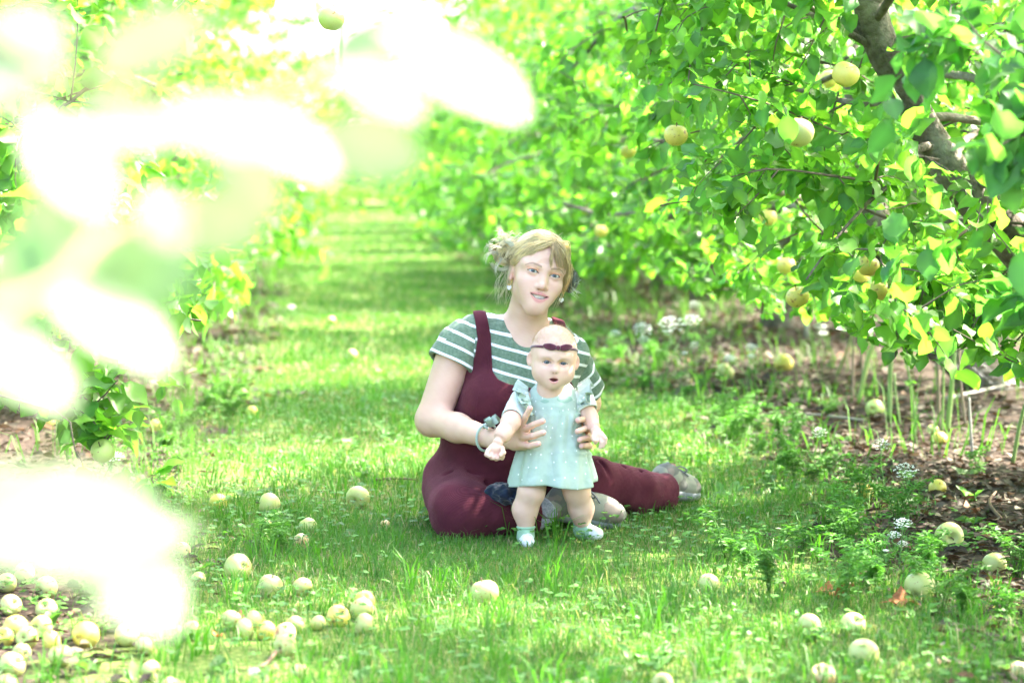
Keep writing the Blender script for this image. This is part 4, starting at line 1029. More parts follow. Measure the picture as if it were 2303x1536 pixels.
# --- head and neck
def build_head():
    lo, hi = np.array([-.105, -.125, -.30]), np.array([.105, .130, .125])
    s = SDF(lo, hi, .0016); m = .001
    E = lambda c, r, k=.01, cut=False: s.ell(np.array(c) * m, np.array(r) * m, k * 1, None, cut)
    Cp = lambda a, b, ra, rb, k=.01, cut=False: s.cap(np.array(a) * m, np.array(b) * m, ra * m, rb * m, k, cut)
    E((0, -12, 30), (72, 94, 76), 0)
    E((0, 20, 4), (65, 69, 80), .03)
    E((0, 24, -48), (46, 56, 50), .035)
    Cp((-35, 14, -60), (-9, 62, -94), 18, 17, .025); Cp((35, 14, -60), (9, 62, -94), 18, 17, .025)
    Cp((-9, 68, -95), (9, 68, -95), 17, 17, .025)
    E((-38, 57, -31), (24, 25, 21), .022); E((38, 57, -31), (24, 25, 21), .022)
    E((-29, 60, -56), (17, 18, 20), .025); E((29, 60, -56), (17, 18, 20), .025)
    E((0, 74, -66), (30, 13, 24), .025)
    for x in (-1, 1): Cp((x * 14, 80, 15), (x * 50, 64, 16), 9, 8, .02)
    for x in (-1, 1): E((x * 31, 93, -2), (19, 15, 12), .014, True)
    Cp((0, 80, 6), (0, 95, -31), 6.3, 8.0, .014); E((0, 96, -34.5), (9.3, 9.3, 8.4), .008)
    for x in (-1, 1): E((x * 11, 87, -38.5), (7, 9.5, 6.6), .006)
    for x in (-1, 1): E((x * 6.0, 92, -45), (2.9, 4.2, 2.2), .003, True)
    Cp((0, 92, -48), (0, 90, -54), 1.5, 2.0, .005, True)
    # eyelids round the eyeballs
    for x in (-1, 1):
        E((x * 31, 72.5, 0), (15.5, 14.6, 14.2), .006)
    # lips
    up = [(-28.5, 69, -58.5), (-16, 80.5, -57.5), (-5, 86, -56), (0, 86, -57), (5, 86, -56), (16, 80.5, -57.5), (28.5, 69, -58.5)]
    ur = [1.8, 3.3, 4.0, 3.8, 4.0, 3.3, 1.8]
    for i in range(6): Cp(up[i], up[i + 1], ur[i], ur[i + 1], .004)
    lw = [(-27.5, 69, -60), (-16, 79.5, -72.5), (-5, 84.5, -76), (5, 84.5, -76), (16, 79.5, -72.5), (27.5, 69, -60)]; lr = [1.8, 4.0, 5.4, 5.4, 4.0, 1.8]
    for i in range(5): Cp(lw[i], lw[i + 1], lr[i], lr[i + 1], .004)
    # almond eye openings and the mouth opening
    sl, g = s.all(); g = g / m
    for x in (-1, 1):
        dx = (g[..., 0] - x * 31); dz = g[..., 2] + .5 - .06 * dx * x
        hu = 5.2 * (1 - np.clip(np.abs(dx) / 14.5, 0, 1) ** 2.2); hl = 3.1 * (1 - np.clip(np.abs(dx) / 14.5, 0, 1) ** 2)
        dd = np.maximum(np.maximum(dz - hu, -dz - hl), np.maximum(np.abs(dx) - 14.0, 74 - g[..., 1])) * m * .8
        s._c(sl, dd.astype(np.float32), .0015)
    ax = np.abs(g[..., 0]); zt = -60.2 + 1.2 * (ax / 26) ** 2; zb = -71.0 + 11.2 * (ax / 26) ** 2
    dd = np.maximum(np.maximum(g[..., 2] - zt, zb - g[..., 2]), np.maximum(ax - 26, 60 - g[..., 1])) * m * .8
    s._c(sl, dd.astype(np.float32), .0015)
    # ears
    for x in (-1, 1):
        E((x * 73, -6, -8), (7, 16, 28), .006); E((x * 80, -2, -4), (5, 10, 18), .003, True); E((x * 72, 0, -33), (6, 9, 10), .006)
    # neck and the top of the chest
    nb = (P(1178, 742, 6.72) - WH) @ WM; cb = (P(1165, 800, 6.73) - WH) @ WM
    s.cap(np.array([0, -.012, -.055]), nb, .052, .057, .022)
    t = SDF(lo, hi, .0016); torso(t, -.006, local=True); sl2, _g = t.all(); s._u(sl2, t.d[sl2], .035)
    return s, nb
hs, nb = build_head(); V, Q = hs.mesh()
L = V * 1000.0
C = np.tile([.69, .43, .33], (len(L), 1))
def blend(C, w, col): w = np.clip(w, 0, 1)[:, None]; return C * (1 - w) + np.asarray(col) * w
x_, f_, z_ = L.T; ax = np.abs(x_); front = f_ > 40
gs = lambda d, s: np.exp(-(d / s) ** 2)
for x in (-1, 1): C = blend(C, .34 * gs(np.hypot(x_ - x * 42, z_ + 34), 22) * front, (.70, .36, .33))
C = blend(C, .18 * gs(np.hypot(x_, z_ + 38), 11) * front, (.70, .38, .34))
C = blend(C, .25 * (ax > 70), (.72, .36, .31))
for x in (-1, 1):
    dx = (x_ - x * 31) * x; dz = z_ + .5 - .06 * dx
    C = blend(C, front * .85 * gs(np.maximum(np.abs(dx - 3) - 9, 0), 8) * np.clip((dz - 2) / 3, 0, 1) * gs(np.maximum(dz - 7, 0), 4), (.62, .27, .16))
    C = blend(C, front * .35 * gs(np.maximum(np.abs(dx) - 9, 0), 6) * gs(dz + 6, 3), (.60, .40, .33))
    hu = 5.2 * (1 - np.clip(np.abs(dx) / 14.5, 0, 1) ** 2.2); hl = 3.1 * (1 - np.clip(np.abs(dx) / 14.5, 0, 1) ** 2)
    C = blend(C, (f_ > 55) * (np.abs(dx) < 16.5) * gs(np.abs(dz - hu) , 1.5) * .95, (.05, .03, .025))
    C = blend(C, (f_ > 55) * (np.abs(dx) < 14) * (dx > 2) * gs(np.abs(dz + hl), 1.1) * .55, (.12, .07, .05))
    by = np.interp(dx, [-19, -6, 7, 15, 25], [16.5, 19.5, 21.3, 18.5, 11]); bw = np.interp(dx, [-19, -6, 10, 25], [2.6, 2.7, 2.0, .9])
    C = blend(C, (f_ > 45) * (dx > -18) * (dx < 25) * np.clip(1.6 - np.abs(z_ - by) / np.maximum(bw, .8), 0, 1) * .68, (.22, .13, .08))
zu = -66 + .0 * x_; 
lipu = np.clip(1.5 - np.abs(z_ - (-56.2 - 2.2 * (ax / 28) ** 2 + .8 * np.exp(-((ax - 5) / 4) ** 2))) / (3.7 * (1 - (ax / 31) ** 2) + .2), 0, 1) * (ax < 28)
zl = -76 + 16 * (ax / 27) ** 2; lipl = np.clip(1.4 - np.abs(z_ - zl) / (5.2 * (1 - (ax / 30) ** 2) + .2), 0, 1) * (ax < 28)
C = blend(C, (f_ > 60) * np.maximum(lipu, lipl) * .85, (.60, .215, .22))
inside = (f_ < 77) & (f_ > 55) & (ax < 26) & (z_ < -58) & (z_ > -73)
C = blend(C, inside * 1., (.16, .04, .04))
C = blend(C, (f_ > 85) * gs(np.hypot(ax - 6.0, z_ + 45), 2.2) * .55, (.34, .13, .10))
HV, HQ, HC = WH + V @ WM.T, Q, C
bodyV = [HV]; bodyQ = [HQ]; bodyC = [HC]; bn = len(HV)
def add_body(s, col=(.69, .43, .33), paint=None):
    global bn
    V, Q = s.mesh(); c = np.tile(col, (len(V), 1))
    if paint is not None: c = paint(V, c)
    bodyV.append(V); bodyQ.append(Q + bn); bodyC.append(c); bn += len(V)
TLO, THI = np.array([-.36, 6.45, .02]), np.array([.32, 6.98, .72])
s = SDF(P(1000, 860, 6.7) * [1, 0, 1] + [0, 6.55, 0], P(1310, 690, 6.7) * [1, 0, 1] + [0, 6.90, 0.0], .003); torso(s, -.0095)
s.cap(WH + np.array([0, -.012, -.06]) @ WM.T, NECK, .046, .050, .03); add_body(s)
# --- arms and hands
def fingers(s, tips, r0=.0088, r1=.0072, k=.004):
    for ch in tips:
        rr = np.linspace(r0, r1, len(ch))
        for i in range(len(ch) - 1): s.cap(ch[i], ch[i + 1], rr[i], rr[i + 1], k if i == 0 else .001)
EL = P(972, 944, 6.66); WR = P(1116, 990, 6.45); PA = P(1160, 985, 6.395)
def hand_paint(nails):
    def f(V, c):
        for t in nails:
            d = np.linalg.norm(V - np.asarray(t), axis=1); c = blend(c, .65 * np.clip(1.6 - d / .0065, 0, 1), (.74, .40, .37))
        return c
    return f
s = SDF([-.30, 6.20, .18], [.11, 6.80, .62], .0022)
s.cap(SHR, EL, .054, .045, 0); s.cap(EL, EL * .6 + WR * .4 , .042, .038, .022); s.cap(EL * .6 + WR * .4, WR, .038, .0245, .02)
s.cap(WR, PA, .027, .026, .015); s.cap(PA + [0, .0, .016], P(1180, 972, 6.365), .022, .016, .012); s.cap(PA + [0, 0, -.012], P(1178, 1000, 6.365), .022, .015, .012)
fr = [[P(1172, 960, 6.362), P(1183, 935, 6.335), P(1192, 918, 6.325)],
      [P(1176, 968, 6.36), P(1200, 955, 6.325), P(1221, 947, 6.312)],
      [P(1176, 985, 6.36), P(1200, 980, 6.322), P(1222, 973, 6.308)],
      [P(1172, 1002, 6.362), P(1192, 1003, 6.33), P(1211, 998, 6.315)]]
fingers(s, fr, .0092, .0078)
s.chain([P(1150, 968, 6.40), P(1168, 945, 6.44), P(1190, 935, 6.47)], [.013, .0105, .0088], .008)     # thumb behind the baby
add_body(s, paint=hand_paint([f[-1] + np.array([0, -.006, .0]) for f in fr]))
ELL = P(1312, 905, 6.84); WRL = P(1306, 972, 6.56); PAL = P(1312, 975, 6.50)
s = SDF([.08, 6.25, .20], [.30, 6.92, .66], .0022)
s.cap(SHL, ELL, .055, .048, 0); s.cap(ELL, WRL, .044, .028, .02); s.cap(WRL, PAL, .027, .025, .012)
fl_ = [[PAL + [0, 0, .02], P(1317, 948, 6.43), P(1312, 942, 6.385), P(1300, 945, 6.355)],
       [PAL + [0, 0, .008], P(1326, 966, 6.43), P(1320, 962, 6.38), P(1299, 970, 6.345)],
       [PAL + [0, 0, -.008], P(1328, 986, 6.43), P(1322, 984, 6.385), P(1304, 989, 6.352)],
       [PAL + [0, 0, -.02], P(1326, 1003, 6.44), P(1322, 1002, 6.395), P(1308, 1003, 6.36)]]
fingers(s, fl_, .0095, .0078)
s.chain([PAL + [0, 0, .02], P(1300, 930, 6.52), P(1285, 925, 6.50)], [.013, .0105, .0088], .008)
add_body(s, paint=hand_paint([f[-1] + np.array([0, -.006, .0]) for f in fl_]))
bV = np.concatenate(bodyV); mott = 1 + .05 * fnoise(bV, 91, 28, 3)[:, None] * np.array([.5, 1, 1.1])
mk('body', bV, np.concatenate(bodyQ), None, M_SKIN, WOM, attrs={'Col': np.concatenate(bodyC) * mott})
for x in (-1, 1): eyeball(WH, WM, np.array([x * 31, 71.5, 0]) / 1000, .0128, (.075, .12, .13), (-.14 + .0 * x, 1, .02), WOM)
# teeth: upper row, rounded and slightly separate
tm = MB()
for i in range(-5, 6):
    w = (8.2 if abs(i) < 1 else 7.0 if abs(i) < 3 else 6.2); X = i * 4.05 * (1.0); fz = 83.6 - .022 * X * X
    v, q = ell_mesh(np.array([X, fz - 4, -64.2 + .002 * X * X - (.4 if abs(i) == 1 else 0)]) / 1000, np.array([2.35, 3.6, 6.6 - .07 * i * i]) / 1000, 10, 8); tm.add(WH + v @ WM.T, q)
tm.build('teeth', M_TEETH, WOM)

# --- striped tee
def wrinkle(g, seed, f, a): return (fnoise(g, seed, f, 2) * a).astype(np.float32)
s = SDF(TLO, THI, .0034); torso(s, .003)
sl, g = s.all()
s.d += wrinkle(g, 31, 9, .0022) + (fnoise(g * np.array([2.2, .7, 1.1]) + g[..., :1] * .0, 32, 7, 2) * .0022).astype(np.float32)
s.ell(P(1195, 715, 6.62), (.066, .11, .086), .004, TM, cut=True)                                   # scooped neckline
s.cap(NECK + [0, 0, .0], WH + np.array([0, -.012, -.08]) @ WM.T, .062, .066, .004, cut=True)
s._c(sl, (poly_sd(g[..., 0], g[..., 2], [(-1, .30), (1, .30), (1, 2), (-1, 2)])).astype(np.float32) * -1, .0)  # only above the bib line
V, Q = s.mesh(); SHIRT = mk('shirt', V, Q, None, M_STRIPE, WOM, attrs={'stripe': (V - NECK) @ TA + .5 + .004 * fnoise(V, 8, 5, 1)})
def sleeve(a, b, r0, r1, t1, seed, arm):
    s = SDF(np.minimum(a, b) - .12, np.maximum(a, b) + .12, .0030); s.cap(a, a + (b - a) * 1.2, r0, r0 + (r1 - r0) * 1.2, 0)
    sl, g = s.all(); d = nz(b - a); s.d += wrinkle(g, seed, 11, .0036)
    cutp = ((g - a) @ d.astype(np.float32)) - (np.linalg.norm(b - a) * t1 + .010 * fnoise(g, seed + 1, 4, 1).astype(np.float32)); s._c(sl, -cutp, .0)
    s.cap(a + (b - a) * .25, a + (b - a) * 1.5, arm + .0035, arm + .010, 0, cut=True)
    V, Q = s.mesh(); mk('sleeve', V, Q, None, M_STRIPE, SHIRT, attrs={'stripe': .5 + .012 - (V - a) @ d + .003 * fnoise(V, 3, 6, 1)})
aR = SHR + [.012, 0, .006]
sleeve(aR, P(1002, 850, 6.68), .063, .076, .72, 41, .055)
sleeve(SHL + [-.008, 0, .004], P(1312, 900, 6.83), .062, .072, .86, 45, .050)
# --- overalls: bib, straps, seat and legs
pxy = lambda px, py: (lambda p: (p[0], p[2]))(P(px, py, 6.66))
BIB = [pxy(*q) for q in ((1055, 680), (1084, 676), (1096, 715), (1104, 755), (1106, 800), (1108, 832), (1120, 848), (1148, 860), (1195, 868), (1240, 866), (1262, 845), (1262, 800), (1258, 765), (1250, 738), (1236, 705), (1262, 700), (1274, 735), (1275, 785), (1276, 840), (1300, 890), (1335, 930), (1345, 1150), (900, 1150), (930, 1000), (985, 900), (1042, 845), (1068, 800), (1074, 760), (1068, 720))]
OLO, OHI = np.array([-.36, 6.28, -.03]), np.array([.50, 7.12, .72])
s = SDF(OLO, OHI, .0036); torso(s, .009)
sl, g = s.all()
s.d += wrinkle(g, 51, 7, .0022) + (fnoise(g * np.array([.8, .8, 2.6]), 52, 7, 2) * .0048 * np.exp(-((g[..., 2] - .26) / .07) ** 2)).astype(np.float32)
s._c(sl, -poly_sd(g[..., 0], g[..., 2], BIB).astype(np.float32), .003)
HR, HL = P(1030, 1098, 6.74), P(1135, 1090, 6.80); KR = P(1035, 1152, 6.50); AR = P(1205, 1163, 6.575); KL = P(1330, 1086, 6.78); AL = P(1494, 1112, 6.97)
s.ell(P(1072, 1085, 6.76), (.148, .125, .115), .05)
s.ell(P(1072, 1120, 6.80), (.14, .13, .085), .04)
s.cap(HR, KR, .098, .079, .04); s.ell(KR, (.080, .078, .079), .03); s.cap(KR, AR, .070, .050, .025)
s.cap(HL, KL, .098, .074, .04); s.cap(KL, P(1430, 1104, 6.88), .073, .064, .02); s.cap(P(1430, 1104, 6.88), AL, .064, .060, .02)
# folds: at the hip crease, behind the knee and along the shin
for a, b_, r in ((P(985, 1095, 6.62), P(1110, 1085, 6.60), .006), (P(1070, 1120, 6.40), P(1150, 1108, 6.46), .006), (P(1000, 1065, 6.60), P(1150, 1062, 6.60), .004), (P(980, 1045, 6.59), P(1100, 1048, 6.59), .004), (P(1060, 1140, 6.40), P(1080, 1125, 6.42), .006), (P(1440, 1062, 6.85), P(1470, 1110, 6.86), .004), (P(1400, 1050, 6.82), P(1420, 1080, 6.80), .004), (P(1350, 1040, 6.75), P(1380, 1075, 6.72), .004)):
    s.cap(a, b_, r, r, .012, cut=True)
V2 = ((wrinkle(g, 61, 6, .004) + (fnoise(g * np.array([1.9, .7, 1.0]), 62, 8, 2) * .0030).astype(np.float32)) * np.clip((.22 - g[..., 2]) / .1, 0, 1)).astype(np.float32); s.d += V2
# trouser cuffs are open at the end
for c_, d_ in ((AR, nz(AR - KR)), (AL, nz(AL - P(1430, 1104, 6.88)))):
    pl = (g - c_) @ d_.astype(np.float32); near = np.linalg.norm(g - c_, axis=-1) < .16
    s.d[sl] = np.where(near, np.maximum(s.d[sl], pl), s.d[sl])
    s.cap(c_ - d_ * .03, c_ + d_ * .05, .044, .050, 0, cut=True)
V, Q = s.mesh()
# rib coordinate: across the cloth, seen from the thing it wraps
dKA = nz(AR - KR); dKL = nz(AL - KL); u1 = nz(np.cross(dKA, [0, 1, 0])); u2 = nz(np.cross(dKL, [0, 1, 0])); u3 = nz(np.cross(nz(KR - HR), [1., 0, 0]))
def seg_d(V, a, b): 
    ab = b - a; t = np.clip((V - a) @ ab / (ab @ ab), 0, 1); return np.linalg.norm(V - a - t[:, None] * ab, axis=1)
w1 = np.exp(-seg_d(V, KR, AR) ** 2 / .004); w2 = np.exp(-seg_d(V, HL * .3 + KL * .7, AL) ** 2 / .004); w0 = np.exp(-seg_d(V, PELV, CHEST) ** 2 / .012) + 1e-4; w3 = np.exp(-seg_d(V, HR, KR * .8 + HR * .2) ** 2 / .004)
rib = (w1 * (V @ u1) + w2 * (V @ u2) + w0 * (V @ TX) + w3 * (V @ np.array([.8, 0, .6]))) / (w0 + w1 + w2 + w3)
OV = mk('overalls', V, Q, None, M_CORD, WOM, attrs={'rib': rib})
# raised seams of the bib, laid on the cloth
def on_cloth(px, py):
    x, _, z = P(px, py, 6.62); k = np.hypot(V[:, 0] - x, V[:, 2] - z) < .007
    if not k.any(): return None
    return V[k][np.argmin(V[k][:, 1])] + [0, .0003, 0]
for path in (((1084, 846), (1076, 868), (1070, 892), (1067, 918), (1067, 945), (1069, 972)), ((1078, 700), (1080, 730), (1086, 765), (1092, 800), (1098, 832), (1112, 855), (1136, 869), (1160, 876))):
    pts = [q for q in (on_cloth(*p_) for p_ in path) if q is not None]
    if len(pts) > 2:
        v_, q_ = tube(np.array(pts), .0011, 24, 6); mk('seam', v_, q_, None, M_CORD, OV, attrs={'rib': np.full(len(v_), .001)})
# --- shoes
def camo():
    m, n, l, b = newmat('camouflage mesh'); t = noise(n, l, 17, 1.5, rough=.4); t2 = noise(n, l, 23, 1)
    c = mixc(n, l, ramp(n, l, t.outputs[0], [(.485, (0, 0, 0)), (.50, (1, 1, 1))]), (.235, .235, .19), (.115, .115, .105))
    c = mixc(n, l, ramp(n, l, t2.outputs[0], [(.585, (0, 0, 0)), (.60, (1, 1, 1))]), c, (.17, .14, .12))
    l.new(c, b.inputs['Base Color']); setb(b, rough=.8); v = n.new('ShaderNodeTexVoronoi'); v.inputs['Scale'].default_value = 480; tc = n.new('ShaderNodeTexCoord'); l.new(tc.outputs['Object'], v.inputs['Vector']); bump(n, l, b, v.outputs['Distance'], .4, .001); return m
M_CAMO = camo(); M_SOLE = cloth_mat('grey shoe sole', (.20, .215, .235), .1, 40, 300, .7, 0); M_LINING = cloth_mat('heather grey knit', (.30, .32, .37), .35, 200, 700)
M_LACE = cloth_mat('grey lace', (.16, .17, .18), .1); M_TAB = cloth_mat('pink tab', (.62, .24, .20), .1)
def shoe(heel, toe, up, collar, w, h, label=None):
    d = nz(toe - heel); up = nz(up - d * (up @ d)); sd = np.cross(d, up); L = np.linalg.norm(toe - heel); M = np.stack([d, sd, up], 1)
    lo = np.minimum(heel, toe) - .09; hi = np.maximum(heel, toe) + .09
    s = SDF(lo, hi, .0028); q = lambda a, b_, c_: heel + d * a * L + sd * b_ * w + up * c_ * h
    s.ell(q(.18, 0, .45), (.055, w * .42, h * .55), 0, M); s.ell(q(.52, 0, .34), (.085, w * .46, h * .42), .03, M); s.ell(q(.80, .03, .28), (.062, w * .50, h * .32), .03, M)
    s.cap(q(.16, 0, .5), collar, w * .40, w * .36, .02); sl, g = s.all(); s._c(sl, -((-(g - q(0, 0, .02)) @ up.astype(np.float32))), .004)
    s.cap(collar, collar + (collar - q(.16, 0, .5)) * .6, w * .30, w * .33, 0, cut=True)
    V, Q = s.mesh(); o = mk('shoe', V, Q, None, M_CAMO, WOM)
    s = SDF(lo, hi, .0028); s.ell(q(.16, 0, .06), (.058, w * .44, .017), 0, M); s.ell(q(.5, 0, .05), (.09, w * .43, .014), .03, M); s.ell(q(.80, .03, .06), (.066, w * .53, .017), .03, M)
    V, Q = s.mesh(); mk('sole', V, Q, None, M_SOLE, o)
    lc = MB()
    for i in range(4):
        t = .36 + i * .08; lc.add(*tube(np.array([q(t, -.30, .62 - .05 * i), q(t + .03, 0, .80 - .075 * i), q(t + .01, .30, .62 - .05 * i)]), .0028, 10, 6))
    for k in (-1, 1):
        lc.add(*tube(np.array([q(.36, 0, .80), q(.34, .22 * k, .98), q(.44, .42 * k, .92), q(.46, .25 * k, .76), q(.37, 0, .79)]), .0026, 16, 6)); lc.add(*tube(np.array([q(.36, 0, .80), q(.46, .12 * k, .86), q(.56, .4 * k, .70)]), .0024, 10, 6))
    lc.build('laces', M_LACE, o)
    s = SDF(np.minimum(collar, q(.16, 0, .5)) - .06, np.maximum(collar, q(.16, 0, .5)) + .06, .003); s.cap(q(.16, 0, .6), collar + (collar - q(.16, 0, .6)) * .15, w * .41, w * .345, 0); sl, g = s.all()
    s._c(sl, ((g - (q(.16, 0, .5) * .45 + collar * .55)) @ nz(collar - q(.16, 0, .5)).astype(np.float32)) * 1, .0)
    V, Q = s.mesh(); mk('collar', V, Q, None, M_LINING, o)
    tb_ = MB(); e = q(.30, .02, .86); tb_.add(np.array([e + sd * a * .008 + up * b_ * .014 + d * c_ * .002 for a in (-1, 1) for b_ in (-.3, 1) for c_ in (-1, 1)]), [[0, 1, 3, 2], [4, 6, 7, 5], [0, 4, 5, 1], [2, 3, 7, 6], [0, 2, 6, 4], [1, 5, 7, 3]]); tb_.build('pull_tab', M_TAB, o, smooth=False)
    return o
shoe(P(1236, 1150, 6.62), P(1384, 1171, 6.71), np.array([.12, -.35, .8]), P(1212, 1163, 6.585), .092, .098)
shoe(P(1478, 1108, 7.0), P(1546, 1112, 7.12), np.array([-.1, -.35, .9]), P(1480, 1108, 6.975), .090, .088)
# --- ribbon tie on her wrist
M_MINT = cloth_mat('mint jersey', (.40, .50, .43), .10, 40, 800, .85, .2, .3)
wd = nz(PA - EL); wx = nz(np.cross(wd, [0, 0, 1.])); wz = np.cross(wx, wd); wc = WR * .86 + EL * .14
rb = MB(); th = np.linspace(0, 2 * np.pi, 33); rp = np.array([wc + wx * math.cos(a) * .037 + wz * math.sin(a) * .037 for a in th]); rb.add(*tubes(rp[None], np.full((1, 33), .0035), 8))
RB = rb.build('wrist_ribbon', M_MINT, WOM)
bw = MB()
for k, (tip, w) in enumerate(((P(1096, 943, 6.43), .011), (P(1118, 940, 6.44), .012), (P(1092, 962, 6.42), .008))):
    base = wc + np.array([.006, -.02, .030]); mid = (base + tip) / 2 + np.array([.0, -.012, .004]); c = resample(np.array([base, mid, tip, tip * .6 + base * .4 + [0.004, .014, 0], base]), 18)
    ww = np.interp(np.linspace(0, 1, 18), [0, .3, .6, 1], [.3, 1, 1, .3]) * w; sdv = nz(np.cross(np.gradient(c, axis=0), [0.2, 1, .1]))
    for off in (0, .0015): 
        Vv = np.concatenate([c - sdv * ww[:, None] + [0, off, 0], c + sdv * ww[:, None] + [0, off, 0]]); qq = [[i, i + 1, 19 + i, 18 + i] for i in range(17)]; bw.add(Vv, qq)
bw.build('bow', M_MINT, RB)
# --- earrings
for ex_ in (-1, 1):
    lobe = wl(ex_ * 75.5, 5, -37); e = MB(); c = lobe + [0, -.004, -.0075]; th = np.linspace(0, 2 * np.pi, 25); e.add(*tubes((c + np.stack([np.cos(th) * .0065, np.sin(th) * .004, np.sin(th) * .0085], 1))[None], np.full((1, 25), .0011), 6))
    eo = e.build('earring', M_GOLD, WOM); pd = MB(); c2 = lobe + [0, -.006, -.0225]
    for k in (-1, 0, 1): pd.add(*ell_mesh(c2 + np.array([k * .0034, 0, -.001 * (1 - abs(k)) * 3]), (.0036, .0016, .0052), 12, 8))
    pd.build('pendant', M_PEARL, eo)
# --- hair: a close cap with several hundred locks lying over it, two loose buns, fringe and flyaways
rgh = np.random.default_rng(9)
s = SDF(np.array([-.095, -.125, -.11]), np.array([.095, .105, .13]), .003)
s.ell((0, -.012, .030), (.0755, .0985, .0805), 0); s.ell((0, -.03, -.02), (.073, .075, .075), .03)
s.ell((0.0, .098, -.030), (.066, .080, .103), .006, None, True)
for x in (-1, 1): s.ell((x * .076, .012, -.030), (.022, .034, .050), .008, None, True)
V, Q = s.mesh()
HAIR = mk('hair', WH + V @ WM.T, Q, None, M_HAIR, WOM, attrs={'Col': np.tile([.52, .40, .2], (len(V), 1)) * (1 + .25 * fnoise(V, 4, 60, 2))[:, None]})
hp, hr, hc = [], [], []
SC, SR = np.array([0, -12, 30.]), np.array([72, 94, 76.])
def outside(p, off):
    q = (p - SC) / (SR + off); r = np.linalg.norm(q, axis=-1, keepdims=True)
    return np.where(r < 1, SC + q / np.maximum(r, 1e-6) * (SR + off), p)
def lock(ctrl, n, js, je, jm, r=(.9, .3), col=(.42, .33, .17), off=(4, 11), cv=.25, npt=14, tipcol=None):
    ctrl = np.asarray(ctrl, float)
    for i in range(n):
        m = len(ctrl); w = np.linspace(0, 1, m)[:, None]
        sd0, sd1 = rgh.normal(0, 1, 3) * js, rgh.normal(0, 1, 3) * je
        c = ctrl + sd0 * (1 - w) + sd1 * w + rgh.normal(0, 1, (m, 3)) * jm * np.sin(np.pi * w * .9 + .15)
        p = resample(c, npt); p = outside(p, rgh.uniform(*off)); hp.append(p); hr.append(np.interp(np.linspace(0, 1, npt), [0, .15, .7, 1], [r[0] * .6, r[0], r[0] * .8, r[1]]))
        k = np.array(col) * rgh.uniform(1 - cv, 1 + cv); t = np.linspace(0, 1, npt)[:, None]; cc = np.tile(k, (npt, 1))
        if tipcol is not None: cc = cc * (1 - t ** 1.5) + np.array(tipcol) * rgh.uniform(.75, 1.2) * t ** 1.5
        hc.append(cc)
BL, BR = np.array([-93, -26, 30.]), np.array([92, -40, -6.])
BLONDE, DARK, ASH, GREEN = (.95, .82, .50), (.62, .48, .25), (.95, .88, .64), (.66, .68, .50)
# from the parting back and down to the two buns
for k in range(11):
    t = k / 10.0; f0 = 62 - 135 * t; z0 = 30 + 76 * math.sqrt(max(0.02, 1 - ((f0 + 12) / 94) ** 2)) ; 
    st = np.array([4, f0, z0])
    sp = 1 - t
    lock([st, (-38, f0 * .8 + 6, 30 + 62 * (1 - .25 * t)), (-66, 22 * sp - 20 * t, 48 + 4 * sp), BL + [18, 10, 0]], 95, 3.4, 10, 5.5, (.8, .4), (BLONDE, ASH)[k % 2], tipcol=ASH)
    lock([st, (44, f0 * .8 + 6, 28 + 58 * (1 - .25 * t)), (70, 18 * sp - 22 * t, 20 + 10 * sp), BR + [-12, 8, 6]], 90, 3.4, 9, 5.5, (.8, .4), (BLONDE, DARK)[k % 2], tipcol=(.5, .48, .3))
# front sweep: left along the temple to the ear, right as a curtain over the temple and cheek
lock([(5, 70, 92), (-30, 72, 74), (-58, 46, 44), (-70, 18, 14), (-78, -14, 18)], 170, 4, 6, 4.5, (.8, .35), BLONDE, (4, 10))
lock([(5, 70, 92), (-26, 78, 70), (-50, 60, 46), (-66, 30, 20), (-74, -6, 4)], 120, 4, 6, 4, (.8, .3), (.8, .66, .38), (4, 9))
lock([(6, 68, 93), (36, 74, 72), (60, 52, 36), (70, 34, 4), (70, 24, -30)], 230, 4, 6, 4, (.8, .3), BLONDE, (4, 10), tipcol=(.62, .48, .25))
lock([(6, 68, 93), (32, 80, 64), (54, 66, 30), (63, 50, -4), (64, 38, -26)], 120, 4, 5, 3.5, (.75, .25), (.55, .41, .2), (4, 8))
# fringe wisps on the forehead
lock([(5, 70, 93), (7, 88, 70), (6, 95, 44), (12, 96, 22)], 28, 3, 3, 2, (.65, .2), (.62, .46, .24), (3, 7))
lock([(6, 70, 92), (17, 87, 68), (27, 90, 42), (36, 87, 20)], 28, 3, 4, 2.4, (.65, .2), (.58, .43, .22), (3, 7))
lock([(7, 70, 91), (24, 84, 64), (40, 80, 38), (52, 72, 14)], 48, 3, 5, 2.6, (.65, .2), (.62, .47, .24), (3, 8))
# back of the head down to the neck
lock([(-6, -100, 60), (-30, -104, 10), (-60, -70, 10), BL + [25, 0, -10]], 110, 12, 10, 8, (.9, .5), DARK, (3, 9))
lock([(6, -100, 60), (30, -104, 0), (64, -76, -10), BR + [-16, 0, 0]], 110, 12, 10, 8, (.9, .5), DARK, (3, 9))
